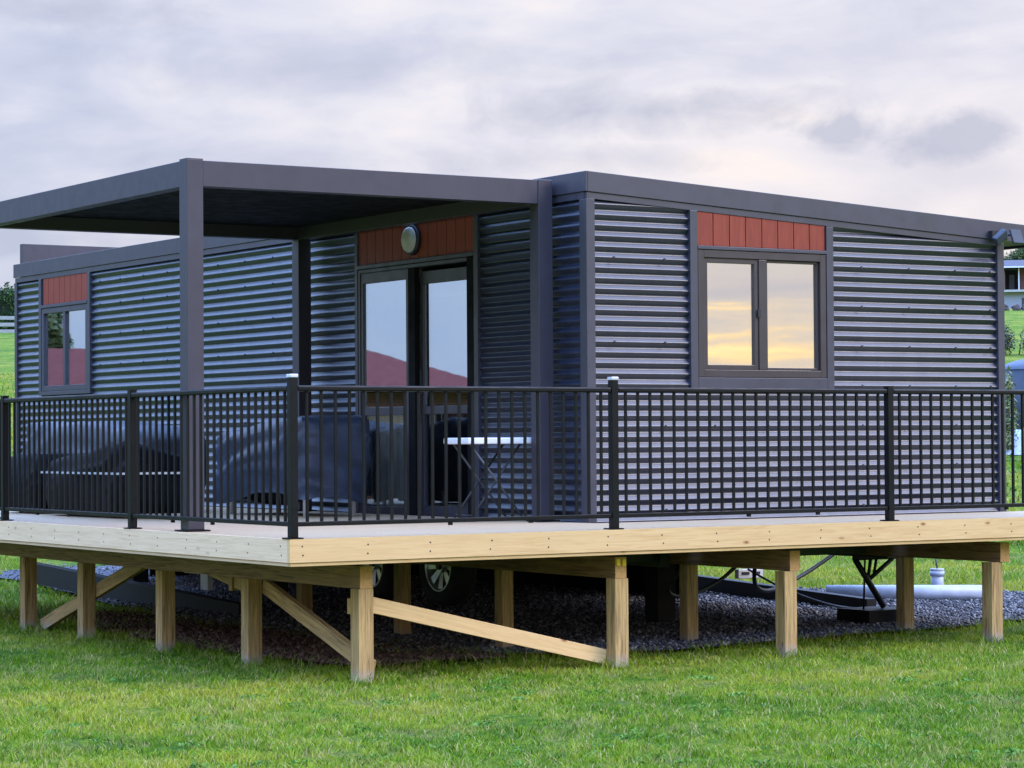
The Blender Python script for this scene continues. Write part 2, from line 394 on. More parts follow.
def samp(n,s0,s1,margin,pw=1.0):
    s=s0+(s1-s0)*rng.random(n)**pw; lat=(rng.random(n)*2-1)*(.212*s+margin)+rng.normal(0,1,n)*margin*.8*(rng.random(n)<.35)
    x=CAM.x+VX*s+VY*lat; y=CAM.y+VY*s-VX*lat; return np.stack([x,y],1)
P=samp(330000,10.3,20.5,1.2,1.25)
ing=in_poly(P[:,0],P[:,1],gp); ins=in_poly(P[:,0],P[:,1],sp)
keep=(~ing|(rng.random(len(P))<.012))&(~ins|(rng.random(len(P))<.05))
under=(P[:,0]>.9)&(P[:,1]>.75)&(P[:,0]<7.2)&(P[:,1]<7)
keep&=~under|(rng.random(len(P))<.45)
P=P[keep]
cl=np.array([noise.noise(Vector((x*2.2,y*2.2,0))) for x,y in P[::1]]) if False else np.sin(P[:,0]*3.1+np.sin(P[:,1]*2.3)*2)*np.sin(P[:,1]*3.7+np.sin(P[:,0]*1.9)*2)
def fn(x,y):
    v=0
    for k,(a,b,c3) in enumerate(((7.3,5.1,1.),(11.7,13.1,.8),(19.,17.3,.7),(31.,27.,.5))):
        v=v+c3*np.sin(a*x+2.1*np.sin(b*.6*y+k))*np.sin(b*y+1.7*np.sin(a*.5*x+2*k))
    return v
cl2=fn(P[:,0],P[:,1]); P=P[(cl2>-.75)|(rng.random(len(P))<.45)]; cl2=fn(P[:,0],P[:,1]); cl=np.sin(P[:,0]*3.1+np.sin(P[:,1]*2.3)*2)*np.sin(P[:,1]*3.7+np.sin(P[:,0]*1.9)*2)
blades('lawn_grass',P,np.clip(.027+.006*cl+.009*cl2,.010,.06),.0062,M['grass'],'short mown green grass with straw patches in front of the deck')
# longer fringe round the feet of the deck posts and along the gravel edge
E=[]
for poly,nn in ((gp,26),(sp,18)):
    for i,(x,y) in enumerate(poly):
        if y<8 and (x<2.4 or y<2.6): E+= [(x+random.gauss(0,.06),y-abs(random.gauss(0,.12))) for _ in range(nn)]
for x,y in [(.64,y) for y in (.2,1.8,3.19,4.64,5.83)]+[(2.57,.2),(4.0,.2),(5.95,.2)]:
    E+=[(x+random.gauss(0,.13),y+random.gauss(0,.13)) for _ in range(260)]
blades('tall_grass_fringe',np.array(E),.065,.006,M['grass'],'longer tufts of grass round the post feet and gravel edge')
P=samp(120000,20.3,33,6,1.0); P=P[~in_poly(P[:,0],P[:,1],gp)]
blades('slope_grass',P,.05,.012,M['grass'],'short green grass behind the gravel beneath the cabin')
P=samp(150000,32.5,80,16,1.5)
blades('meadow_grass',P,.08,.03,M['grass'],'rougher green grass on the slope behind the cabin')

# ------------------------------------------------------------------ foliage helper
def leaves(name,centres,n,size,mat,parent=None,elong=1.6):
    """centres: list of (x,y,z,rx,ry,rz) ellipsoids, leaves crowd to their surfaces"""
    C=np.array(centres,float); wv=(C[:,3]*C[:,4]*C[:,5])**.67; k=rng.choice(len(C),n,p=wv/wv.sum()); c=C[k]
    d=rng.normal(size=(n,3)); d/=np.linalg.norm(d,axis=1)[:,None]; r=rng.random(n)**.35
    r*=1+.18*rng.normal(size=n)
    P=c[:,:3]+d*c[:,3:]*r[:,None]
    t1=rng.normal(size=(n,3)); t1/=np.linalg.norm(t1,axis=1)[:,None]
    t2=np.cross(t1,rng.normal(size=(n,3))); t2/=np.linalg.norm(t2,axis=1)[:,None]
    s=size*rng.uniform(.5,1.4,n)[:,None]
    V=np.stack([P-t1*s*elong,P+t2*s*.5,P+t1*s*elong,P-t2*s*.5],1)
    return np_mesh(name,V.reshape(-1,3),np.arange(n*4).reshape(n,4),mat,parent)

wc=[]
Q=samp(1500,10.6,16.5,.8,1.1); Q=Q[(~in_poly(Q[:,0],Q[:,1],gp))&~((Q[:,0]>.3)&(Q[:,1]>.2))][:150]
for x,y in Q: 
    r=random.uniform(.03,.10); wc.append((x,y,GZ+.016,r,r*random.uniform(.6,1.2),.014))
tag(leaves('broadleaf_weeds',wc,7000,.010,leaf_mat('weed_leaves',(.05,.14,.012),(.09,.22,.02),(.14,.28,.03)),None,1.1),'low broadleaf weeds dotted through the front lawn','weeds',None,'stuff')

# ------------------------------------------------------------------ the cabin
HX,HY=3.063,1.2765; XR=7.06; YB=12.28; SL=.052
def rz(x): return 2.52-SL*(x-HX)      # top of fascia
cabin=thing('cabin','dark grey corrugated steel cabin with red board panels standing behind the deck','cabin',(HX,HY,-.9))
def corr(name,pieces,face,slope=False,screws=()):
    """horizontal corrugations; pieces = (a0,a1,z0,z1) along the wall"""
    bm=bmesh.new(); amp,pit,per=.0112,.0762,16
    for a0,a1,z0,z1 in pieces:
        n=int((z1-z0)/pit*per); cols=max(2,int((a1-a0)/.45)+1)
        rows=[]
        for i in range(n+1):
            z=z0+(z1-z0)*i/n; ph=2*math.pi*z/pit; o=amp*(math.cos(ph)+math.cos(3*ph)/10); row=[]
            for j in range(cols):
                a=a0+(a1-a0)*j/(cols-1); w=.0016*noise.noise(Vector((a*1.3,z*2.1,3 if face=='x' else 9)))
                row.append(bm.verts.new((HX+.016-o+w,a,z) if face=='y' else (a,HY+.016-o+w,z)))
            rows.append(row)
        for i in range(n):
            for j in range(cols-1):
                f=bm.faces.new((rows[i][j],rows[i][j+1],rows[i+1][j+1],rows[i+1][j])); f.smooth=True
    if slope:
        g=bm.verts[:]+bm.edges[:]+bm.faces[:]
        bmesh.ops.bisect_plane(bm,geom=g,plane_co=(HX,0,rz(HX)-.15),plane_no=Vector((SL,0,1)).normalized(),clear_outer=True)
    for (a,z) in screws:
        z=round(z/pit)*pit
        p=(HX+.006,a,z) if face=='y' else (a,HY+.006,z); q=(HX-.003,a,z) if face=='y' else (a,HY-.003,z)
        n0=len(bm.faces); tube(bm,p,q,.0095,n=6); bm.faces.ensure_lookup_table()
        for f in bm.faces[n0:]: f.material_index=1
    me_m=[M['clad'],M['steel']]; return bmobj(name,bm,me_m,cabin)
sc=[(x,z) for x in (5.62,6.10,6.58,6.95) for z in (.07,.37,.68,.99,1.29,1.60,1.9)]+[(x,z) for x in (3.3,3.75) for z in (.07,.68,1.29,1.9)]+[(x,.68) for x in (4.2,4.7,5.2)]
fc=corr('front_cladding',[(3.10,3.995,-.10,2.40),(5.30,7.05,-.10,2.40),(3.995,5.30,-.10,.955)],'x',True,sc)
sc=[(y,z) for y in (6.2,6.75,7.3,7.85,8.4,8.95,9.5,10.0) for z in (.4,.75,1.05,1.36,1.66,1.97,2.2)]
corr('side_cladding',[(1.32,2.755,-.10,2.34),(4.68,10.245,-.10,2.34),(11.55,12.27,-.10,2.34),(10.245,11.55,-.10,1.10)],'y',False,sc)
# closed box behind the cladding (with openings), back and right walls
def walls(bm):
    y0=HY+.035
    for a,b in (((3.10,y0,-.12),(4.06,y0+.1,2.25)),((5.25,y0,-.12),(XR-.02,y0+.1,2.14)),((4.06,y0,-.12),(5.25,y0+.1,1.05)),((4.06,y0,1.99),(5.25,y0+.1,2.2))): box(bm,a,b)
    x0=HX+.035
    for a,b in (((x0,HY+.14,-.12),(x0+.1,2.80,2.33)),((x0,4.66,-.12),(x0+.1,10.30,2.33)),((x0,11.50,-.12),(x0+.1,YB-.02,2.33)),((x0,2.80,2.0),(x0+.1,4.66,2.33)),((x0,10.30,-.12),(x0+.1,11.50,1.12)),((x0,10.30,1.99),(x0+.1,11.50,2.33))): box(bm,a,b)
    box(bm,(XR-.12,HY+.14,-.12),(XR-.02,YB-.02,2.12)); box(bm,(HX+.14,YB-.12,-.12),(XR-.13,YB-.02,2.12))
one('wall_frame',walls,M['interior'],cabin)
bx('right_wall',(XR-.018,HY+.04,-.10),(XR+.012,YB-.02,2.15),M['flash'],cabin); bx('back_wall',(HX+.05,YB-.018,-.10),(XR-.03,YB+.01,2.14),M['flash'],cabin)
bx('floor',(HX+.04,HY+.04,-.20),(XR-.02,YB-.02,-.125),M['dark_timber'],cabin)
# roof wedge + fascias
def wedge(bm,x0,x1,y0,y1,dt,db):
    v=[bm.verts.new(p) for p in ((x0,y0,rz(x0)-db),(x1,y0,rz(x1)-db),(x1,y1,rz(x1)-db),(x0,y1,rz(x0)-db),(x0,y0,rz(x0)-dt),(x1,y0,rz(x1)-dt),(x1,y1,rz(x1)-dt),(x0,y1,rz(x0)-dt))]
    for q in ((0,3,2,1),(4,5,6,7),(0,1,5,4),(1,2,6,5),(2,3,7,6),(3,0,4,7)): bm.faces.new([v[i] for i in q])
XO=7.55
one('roof',lambda bm:wedge(bm,HX+.02,XO-.02,HY+.02,YB+.01,.015,.13),M['flash'],cabin)
one('front_fascia',lambda bm:wedge(bm,HX+.004,XO,HY-.012,HY+.018,0,.147),M['flash'],cabin,bevel=.003)
one('side_fascia',lambda bm:box(bm,(HX-.012,HY-.012,2.374),(HX+.003,YB+.03,2.52)),M['flash'],cabin,bevel=.003)
one('right_fascia',lambda bm:wedge(bm,XO+.001,XO+.03,HY-.012,YB+.03,0,.147),M['flash'],cabin)
one('front_head_trim',lambda bm:wedge(bm,HX+.003,XR-.01,HY-.002,HY+.03,.150,.195),M['flash'],cabin)
one('side_head_trim',lambda bm:box(bm,(HX-.002,HY+.03,2.322),(HX+.03,YB,2.371)),M['flash'],cabin)
bx('roof_upstand',(HX+.06,YB-.06,2.30),(6.9,YB+.02,2.745),M['flash'],cabin)
# corner flashings
bx('corner_flashing',(HX-.006,HY-.006,-.11),(HX+.068,HY+.012,2.322),M['flash'],cabin); bx('corner_flashing',(HX-.006,HY+.0125,-.11),(HX+.012,HY+.085,2.32),M['flash'],cabin)
bx('corner_flashing',(XR-.035,HY-.01,-.11),(XR+.035,HY+.03,2.145),M['flash'],cabin)
bx('corner_flashing',(HX-.006,YB-.05,-.11),(HX+.02,YB+.015,2.32),M['flash'],cabin)
bx('base_flashing',(HX+.07,HY-.008,-.13),(XR-.036,HY+.02,-.06),M['flash'],cabin); bx('base_flashing',(HX-.008,HY+.09,-.13),(HX+.02,YB-.052,-.06),M['flash'],cabin)
# red board panels (front, door, far window)
def boards_front(bm):
    n=8; x0,x1=4.045,5.262
    for i in range(n):
        a=x0+(x1-x0)*i/n+.004; b=x0+(x1-x0)*(i+1)/n-.004
        v=[bm.verts.new(p) for p in ((a,HY+.004,2.022),(b,HY+.004,2.022),(b,HY+.03,2.022),(a,HY+.03,2.022),(a,HY+.004,rz(a)-.197),(b,HY+.004,rz(b)-.197),(b,HY+.03,rz(b)-.197),(a,HY+.03,rz(a)-.197))]
        for q in ((0,3,2,1),(4,5,6,7),(0,1,5,4),(1,2,6,5),(2,3,7,6),(3,0,4,7)): bm.faces.new([v[k] for k in q])
    box(bm,(x0,HY+.022,2.02),(x1,HY+.03,2.22))
one('red_panel',boards_front,M['red'],cabin)
def boards_side(y0,y1,z0,z1,n):
    def f(bm):
        for i in range(n): box(bm,(HX+.004,y0+(y1-y0)*i/n+.004,z0),(HX+.028,y0+(y1-y0)*(i+1)/n-.004,z1))
        box(bm,(HX+.022,y0,z0),(HX+.03,y1,z1))
    return f
one('red_panel',boards_side(2.81,4.645,2.045,2.320,13),M['red'],cabin); one('red_panel',boards_side(10.33,11.50,2.045,2.320,8),M['red'],cabin)
# front window
def ring(bm,ax,p,a0,a1,z0,z1,w,d,wz=None):
    """rectangular frame in a wall plane; ax 'x' runs along x at y=p"""
    wz=wz or w
    def B(u0,u1,q0,q1):
        if ax=='x': box(bm,(u0,p,q0),(u1,p+d,q1))
        else: box(bm,(p,u0,q0),(p+d,u1,q1))
    B(a0,a0+w,z0,z1); B(a1-w,a1,z0,z1); B(a0+w,a1-w,z0,z0+wz); B(a0+w,a1-w,z1-wz,z1)
one('window_surround',lambda bm:(box(bm,(3.975,HY-.012,.955),(4.043,HY+.03,rz(4.0)-.197)),box(bm,(5.264,HY-.012,.955),(5.332,HY+.03,rz(5.3)-.199)),box(bm,(4.0435,HY-.012,.957),(5.2635,HY+.03,1.045)),box(bm,(4.0435,HY-.016,1.992),(5.2635,HY+.03,2.018))),M['flash'],cabin,bevel=.003)
win=one('window',lambda bm:(ring(bm,'x',HY-.008,4.048,5.259,1.048,1.988,.055,.07),box(bm,(4.615,HY-.006,1.105),(4.69,HY+.06,1.93))),M['bronze'],cabin,bevel=.003)
one('sash',lambda bm:ring(bm,'x',HY+.004,4.106,4.613,1.105,1.931,.035,.04),M['bronze'],win,bevel=.002)
one('sash',lambda bm:ring(bm,'x',HY+.014,4.692,5.202,1.105,1.931,.018,.035),M['bronze'],win,bevel=.002)
bx('pane',(4.136,HY+.024,1.135),(4.583,HY+.029,1.90),M['glass'],win,0); bx('pane',(4.706,HY+.034,1.12),(5.188,HY+.039,1.917),M['glass'],win,0)
bx('latch',(4.60,HY-.014,1.50),(4.625,HY-.0065,1.56),M['steel'],win,0)
def drape(ax,p,a0,a1,z0,z1,amp,freq):
    def f(bm):
        n=int((a1-a0)/.012); pv=None
        for i in range(n+1):
            a=a0+(a1-a0)*i/n; o=amp*math.sin(a*freq)+amp*.5*math.sin(a*freq*2.3+1)
            P=[(a,p+o,z) if ax=='x' else (p+o,a,z) for z in (z0,z1)]; v=[bm.verts.new(q) for q in P]
            if pv: bm.faces.new((pv[0],v[0],v[1],pv[1])).smooth=True
            pv=v
    return f
one('curtain',drape('x',HY+.22,5.08,5.30,1.0,1.98,.02,70),M['white_curtain'],cabin); one('curtain',drape('x',HY+.22,4.05,4.16,1.0,1.98,.02,70),M['white_curtain'],cabin)
# sliding door on the side wall
one('door_surround',lambda bm:(box(bm,(HX-.012,2.752,-.08),(HX+.03,2.81,2.32)),box(bm,(HX-.012,4.645,-.08),(HX+.03,4.69,2.32)),box(bm,(HX-.016,2.811,2.008),(HX+.03,4.644,2.040))),M['flash'],cabin,bevel=.003)
door=one('sliding_door',lambda bm:(ring(bm,'y',HX-.006,2.815,4.642,-.06,2.004,.030,.10)),M['flash'],cabin,bevel=.003)
def leaf(x,y0,y1,zb,zt,st,tr): 
    return lambda bm:(ring(bm,'y',x,y0,y1,zb,zt,st,.035,tr),box(bm,(x+.001,y0+st,.80),(x+.034,y1-st,.865)))
one('door_leaf',leaf(HX+.002,3.832,4.610,-.028,1.972,.036,.085),M['flash'],door,bevel=.002)
one('door_leaf',leaf(HX+.050,2.93,3.715,-.028,1.94,.04,.10),M['flash'],door,bevel=.002)
bx('pane',(HX+.018,3.869,.867),(HX+.024,4.573,1.886),M['glass_side'],door,0); bx('pane',(HX+.018,3.869,.060),(HX+.024,4.573,.798),M['glass_low'],door,0)
bx('pane',(HX+.066,2.971,.867),(HX+.072,3.674,1.838),M['glass_side'],door,0); bx('pane',(HX+.066,2.971,.075),(HX+.072,3.674,.798),M['glass_low'],door,0)
bx('jamb',(HX+.0,3.725,-.02),(HX+.045,3.829,1.972),M['soffit'],door,0); bx('jamb',(HX-.009,2.813,-.06),(HX-.0065,2.915,2.004),M['soffit'],door,0)
bx('handle',(HX+.030,3.69,.95),(HX+.049,3.71,1.15),M['steel'],door,.002)
one('curtain',drape('y',HX+.14,3.85,4.50,0.0,1.98,.03,33),M['curtain'],cabin)
bx('door_sill',(HX-.03,2.815,-.09),(HX+.03,4.64,-.061),M['flash'],cabin)
# far window
one('window_surround',lambda bm:(box(bm,(HX-.012,10.235,1.09),(HX+.03,10.30,2.32)),box(bm,(HX-.012,11.53,1.09),(HX+.03,11.595,2.32)),box(bm,(HX-.012,10.301,1.09),(HX+.03,11.529,1.13)),box(bm,(HX-.016,10.301,2.008),(HX+.03,11.529,2.04))),M['flash'],cabin,bevel=.003)
w2=one('window',lambda bm:(ring(bm,'y',HX-.006,10.305,11.525,1.133,2.004,.055,.07),box(bm,(HX-.004,10.89,1.19),(HX+.06,10.95,1.948))),M['flash'],cabin,bevel=.003)
bx('pane',(HX+.02,10.952,1.19),(HX+.026,11.468,1.947),M['glass_side'],w2,0); bx('pane',(HX+.02,10.362,1.19),(HX+.026,10.888,1.947),M['glass_side'],w2,0)
one('curtain',drape('y',HX+.25,11.0,11.5,1.0,1.98,.02,60),M['curtain'],cabin)
# bulkhead light over the door
lt=one('wall_light',lambda bm:tube(bm,(HX+.004,3.745,2.195),(HX-.035,3.745,2.195),.125,.118,32),M['steel'],cabin)
def dome(bm,c,r,h,ax,n=24,k=6):
    rows=[]
    for i in range(k):
        a=i/(k-1)*math.pi/2; rr=r*math.cos(a); hh=h*math.sin(a)
        rows.append([bm.verts.new((c[0]+(-hh if ax=='x' else rr*math.cos(t)),c[1]+(rr*math.cos(t) if ax=='x' else rr*math.sin(t)),c[2]+(rr*math.sin(t) if ax=='x' else hh))) for t in [2*math.pi*j/n for j in range(n)]] if rr>1e-6 else [bm.verts.new((c[0]-(h if ax=='x' else 0),c[1],c[2]+(0 if ax=='x' else h)))])
    for A,B in zip(rows,rows[1:]):
        for j in range(n):
            q=[A[j],A[(j+1)%n]]+([B[0]] if len(B)==1 else [B[(j+1)%n],B[j]]); bm.faces.new(q).smooth=True
one('lens',lambda bm:dome(bm,(HX-.0355,3.745,2.195),.105,.045,'x'),M['lamp_glass'],lt)
# floodlight with a solar panel at the right corner
fl=one('floodlight',lambda bm:(box(bm,(6.93,HY-.055,2.165),(7.09,HY-.013,2.235)),tube(bm,(6.98,HY-.05,2.19),(6.93,HY-.14,2.17),.014),tube(bm,(7.06,HY-.05,2.21),(7.09,HY-.12,2.20),.012)),M['steel'],cabin)
def tilted(c,sx,sy,sz,rx,ry,rzz):
    mt=Matrix.Translation(c)@Matrix.Rotation(rzz,4,'Z')@Matrix.Rotation(ry,4,'Y')@Matrix.Rotation(rx,4,'X')
    def f(bm):
        fs=box(bm,(-sx/2,-sy/2,-sz/2),(sx/2,sy/2,sz/2)); bmesh.ops.transform(bm,matrix=mt,verts=bm.verts)
    return f
one('lamp_head',tilted((6.905,HY-.17,2.175),.13,.05,.07,R(25),R(-38),R(-10)),M['tankc'],fl,bevel=.01)
one('solar_panel',tilted((7.10,HY-.15,2.185),.13,.02,.115,R(-18),R(0),R(8)),M['tankc'],fl,bevel=.004)
# trailer chassis, wheels, supports
for x in (3.95,6.15): bx('chassis_beam',(x-.04,HY+.3,-.36),(x+.04,YB-.3,-.202),M['chassis'],cabin)
for y in (1.7,2.9,6.4,8.2,10.2,11.8): bx('cross_member',(3.25,y-.03,-.32),(6.95,y+.03,-.203),M['chassis'],cabin)
def wheel(x,y,z,face):
    s=-1 if face<0 else 1
    w=thing_part('wheel',x,y,z)
    def ty(bm):
        n=36; prof=[(-.10,.21),(-.105,.27),(-.09,.315),(-.05,.33),(.05,.33),(.09,.315),(.105,.27),(.10,.21)]
        rows=[[bm.verts.new((x+px,y+r*math.cos(t),z+r*math.sin(t))) for px,r in prof] for t in [2*math.pi*i/n for i in range(n)]]
        for i in range(n):
            A,B=rows[i],rows[(i+1)%n]
            for j in range(len(prof)-1): bm.faces.new((A[j],A[j+1],B[j+1],B[j])).smooth=True
    one('tyre',ty,M['rubber'],w)
    def rm(bm):
        n=36; xf=x+s*.085
        prof=[(s*.095,.213),(s*.098,.200),(s*.088,.190),(s*.03,.182),(-s*.09,.20)]
        rows=[[bm.verts.new((x+px,y+r*math.cos(t),z+r*math.sin(t))) for px,r in prof] for t in [2*math.pi*i/n for i in range(n)]]
        for i in range(n):
            A,B=rows[i],rows[(i+1)%n]
            for j in range(len(prof)-1): bm.faces.new((A[j],A[j+1],B[j+1],B[j])).smooth=True
        tube(bm,(xf-s*.05,y,z),(xf-s*.005,y,z),.062,.05,20)
        for k in range(8):
            t=2*math.pi*k/8; a=Vector((0,math.cos(t),math.sin(t))); b=Vector((0,-math.sin(t),math.cos(t)))
            o=Vector((x,y,z)); pts=[]
            for r,hw,dx in ((.05,.022,.055),(.188,.036,.075)):
                for q in (-1,1): pts.append(bm.verts.new(o+a*r+b*hw*q+Vector((s*dx,0,0))))
            bm.faces.new((pts[0],pts[1],pts[3],pts[2]))
    one('rim',rm,M['alloy'],w)
    one('hub',lambda bm:tube(bm,(x+s*.02,y,z),(x+s*.1,y,z),.04,.03,16),M['steel'],w)
def thing_part(name,x,y,z):
    bm=bmesh.new(); tube(bm,(x-.06,y,z),(x+.06,y,z),.05,n=12); return bmobj(name,bm,M['steel'],cabin)
for (y,z) in ((4.13,-.435),(5.25,-.455)):
    wheel(3.6,y,z,-1); wheel(6.5,y+4.5,z,1)
    bx('axle',(3.68,y-.03,z-.03),(6.0,y+.03,z+.03),M['steel'],cabin)
# jack stand at the near right corner
bm=bmesh.new()
jp=lambda u:Vector(u)
for a,b,r in (((6.14,2.0,-.39),(6.43,2.0,-.775),.026),((6.28,2.0,-.55),(6.53,2.0,-.39),.018),((6.24,2.0,-.36),(6.22,2.0,-.80),.008),((6.30,2.0,-.38),(6.27,2.0,-.54),.014),((6.36,2.0,-.38),(6.33,2.0,-.52),.012),((6.12,2.0,-.375),(6.60,2.0,-.375),.02)): tube(bm,a,b,r,n=8)
bmobj('stabiliser_jack',bm,M['steel'],cabin)
bx('jack_foot',(6.15,1.85,-.90),(6.62,2.25,-.79),M['dark_timber'],cabin)
bx('skirting',(XR-.06,5.35,-.92),(XR-.03,YB-.05,-.205),M['soffit'],cabin,0); bx('skirting',(4.6,YB-.08,-.92),(XR-.07,YB-.055,-.205),M['soffit'],cabin,0)
for (x,y) in ((5.0,3.1),(4.0,8.0),(6.15,8.2),(4.0,11.2),(6.15,11.0)):
    bx('support_pier',(x-.09,y-.09,-.92),(x+.09,y+.09,-.365 if x!=5.0 else -.325),M['dark_timber'],cabin)
jb=bx('junction_box',(6.70,4.27,-.66),(6.98,4.33,-.575),M['whitep'],cabin,.01)
bx('socket_flap',(6.74,4.262,-.625),(6.82,4.2695,-.600),M['steel'],jb,0); bx('socket_flap',(6.86,4.262,-.625),(6.94,4.2695,-.600),M['steel'],jb,0)
def hose(bm,pts,r):
    C_=[Vector(p) for p in pts]; out=[]
    for i in range(len(C_)-1):
        a=C_[max(0,i-1)];b=C_[i];c=C_[i+1];d=C_[min(len(C_)-1,i+2)]
        for k in range(8):
            q=k/8; out.append(.5*((2*b)+(c-a)*q+(2*a-5*b+4*c-d)*q*q+(3*b-a-3*c+d)*q**3))
    out.append(C_[-1])
    for a,b in zip(out,out[1:]): tube(bm,a,b,r,n=10,cap=False)
one('drain_hose',lambda bm:hose(bm,[(5.6,2.6,-.36),(5.9,3.0,-.62),(6.3,3.3,-.70),(6.8,3.5,-.60),(7.2,3.5,-.40),(7.3,3.5,-.30)],.018),M['steel'],cabin)
one('power_cable',lambda bm:hose(bm,[(6.6,4.0,-.56),(6.7,3.6,-.72),(7.0,3.3,-.86),(7.4,3.2,-.90)],.010),M['steel'],cabin)
one('drain_hose',lambda bm:hose(bm,[(4.4,1.9,-.34),(4.5,2.3,-.58),(4.9,2.6,-.66),(5.4,2.8,-.55),(5.6,2.7,-.34)],.016),M['leg_metal'],cabin)
bx('packing_block',(3.08,7.5,-.50),(3.3,7.75,-.36),M['cream'],cabin); bx('packing_block',(3.08,8.6,-.50),(3.4,9.3,-.44),M['cream'],cabin); bx('packing_block',(3.1,8.9,-.43),(3.35,9.2,-.36),M['whitep'],cabin)
one('stabiliser_step',lambda bm:(box(bm,(2.95,7.2,-.62),(3.0,7.8,-.60)),box(bm,(2.95,7.3,-.76),(3.0,7.45,-.62))),M['whitep'],cabin)

# ------------------------------------------------------------------ the deck
deck=thing('deck','raised new pine deck with yellow fascia on timber posts around the cabin','deck',(0,0,-.9))
DX,DY=7.34,8.70
board('front_fascia',(0,.0165,-.0725),(DX,.0165,-.0725),.033,.143,M['pine'],deck,scr=[(random.uniform(-.01,.01)+x,z) for x in np.arange(.09,DX-.1,.45) for z in (-.028,.027)])
board('side_fascia',(.0165,DY,-.0725),(.0165,.034,-.0725),.033,.143,M['pine_side'],deck,scr=[(random.uniform(-.01,.01)+x,z) for x in np.arange(.12,DY-.1,.45) for z in (-.028,.027)])
board('fascia_batten',(.012,.027,-.157),(DX,.027,-.157),.033,.023,M['pine'],deck); board('fascia_batten',(.027,DY,-.157),(.027,.045,-.157),.033,.023,M['pine_side'],deck)
board('end_fascia',(DX+.0165,0,-.0725),(DX+.0165,1.24,-.0725),.033,.143,M['pine'],deck); board('end_fascia',(.034,DY+.0165,-.0725),(3.03,DY+.0165,-.0725),.033,.143,M['pine'],deck)
def decking(bm):
    y=.036
    while y<DY-.02:
        x1=DX-.002 if y+.139<HY-.03 else HX-.035
        fs=box(bm,(.035,y,-.024),(x1,min(y+.137,DY-.001),-.002)); y+=.142
one('decking',decking,M['decking'],deck,bevel=.003)
for i,x in enumerate(np.arange(.10,DX,.45)):
    y1=DY-.02 if x<HX-.1 else HY+.1
    board('joist',(x,.06,-.095),(x,y1,-.095),.045,.138,M['bearer'],deck,bevel=0)
BZ=-.2625; BH=.143
def bearer(x,y0,y1): return board('bearer',(x,y0,BZ),(x,y1,BZ),.092,BH,M['bearer'],deck,bevel=.003,endmat=M['endgrain'])
bearer(.645,.205,6.42); bearer(.645,7.05,8.62); b2=bearer(2.565,.165,8.6); bearer(4.04,.155,2.0); bearer(6.02,.155,1.9)
one('identification_tag',lambda bm:(box(bm,(2.526,.155,-.247),(2.553,.163,-.203)),box(bm,(2.573,.155,-.250),(2.600,.163,-.206))),M['yellow'],b2)
def post(x,y,zt=-.3345,zb=-1.0,w=.108,mat='post_wood'): return board('post',(x,y,zb),(x,y,zt),w,w,M[mat],deck,upv=(0,1,0),bevel=.004)
for x,y in ((.640,.255),(.640,1.80),(.640,3.19),(.640,4.64),(.640,5.835),(.640,7.2),(.640,8.4),(2.568,.215),(4.0,.21),(5.95,.22)): post(x,y)
for x,y in ((2.61,1.70),(2.62,3.18),(2.60,4.75),(4.05,1.42),(6.03,1.28)): post(x,y,w=.10)
post(6.45,1.75,w=.09)
board('brace',(.72,5.72,-.885),(.72,3.75,-.305),.045,.10,M['post_wood'],deck,bevel=.003); board('brace',(.72,1.75,-.385),(.72,.27,-.84),.045,.10,M['post_wood'],deck)
board('brace',(.715,1.84,-.43),(.715,2.6,-.30),.045,.09,M['post_wood'],deck); board('brace',(.70,.295,-.435),(2.515,.295,-.862),.045,.10,M['pine'],deck,upv=(0,0,1))
board('cleat',(.635,.37,-.40),(.635,.37,-.50),.05,.05,M['post_wood'],deck,upv=(0,1,0)); board('cleat',(.70,2.2,-.33),(.70,2.2,-.44),.05,.05,M['post_wood'],deck,upv=(0,1,0))

# ------------------------------------------------------------------ railings
def railing(label,ax,start,pitch,count,n,tall):
    o=thing('deck_railing',label,'railing',(.05,.05,0))
    def P(a,b,z): return (a,.045+b,z) if ax=='x' else (.045+b,a,z)
    def bb(name,a0,a1,b0,b1,z0,z1,mat,bev=.002):
        p=P(a0,b0,z0); q=P(a1,b1,z1); return bx(name,p,q,mat,o,bev)
    for k in range(count+1):
        a=start+k*pitch; 
        if k==0 and ax=='y': continue
        zt=.985 if k in tall else .950
        pst=bb('post',a-.025,a+.025,-.025,.025,.009,zt,M['black'])
        fr=lambda bm,a=a:(box(bm,P(a-.05,-.045,.0),P(a+.05,.05,.008)),)
        one('base_plate',fr,M['black'],pst)
        def cap(bm,a=a,zt=zt): box(bm,P(a-.028,-.028,zt+.001),P(a+.028,.028,zt+.022))
        if k in tall: one('cap',cap,M['cap'],pst,bevel=.004)
        else: one('cap',lambda bm,a=a,zt=zt:box(bm,P(a-.027,-.027,zt+.001),P(a+.027,.027,zt+.010)),M['black'],pst)
    for k in range(count):
        a0=start+k*pitch+.026; a1=start+(k+1)*pitch-.026
        bb('top_rail',a0,a1,-.024,.024,.902,.938,M['black'],.010); bb('bottom_rail',a0,a1,-.016,.016,.075,.103,M['black'],.004)
        for j in range(1,n):
            a=start+k*pitch+pitch*j/n; bb('baluster',a-.008,a+.008,-.008,.008,.1035,.9015,M['black'],0)
        for t in (.47,.73):
            a=a0+(a1-a0)*t; bb('support_foot',a-.012,a+.012,-.010,.010,0.058,.0745,M['black'],0)
    return o
railing('black metal picket railing along the front edge of the deck, nearer the window','x',.045,2.384,3,24,(0,1))
railing('black metal picket railing along the left side of the deck, past the covered furniture','y',.045,2.384,3,24,())
railing('short end stretch of black picket railing at the far left of the deck','y',.045+3*2.384,1.45,1,14,())

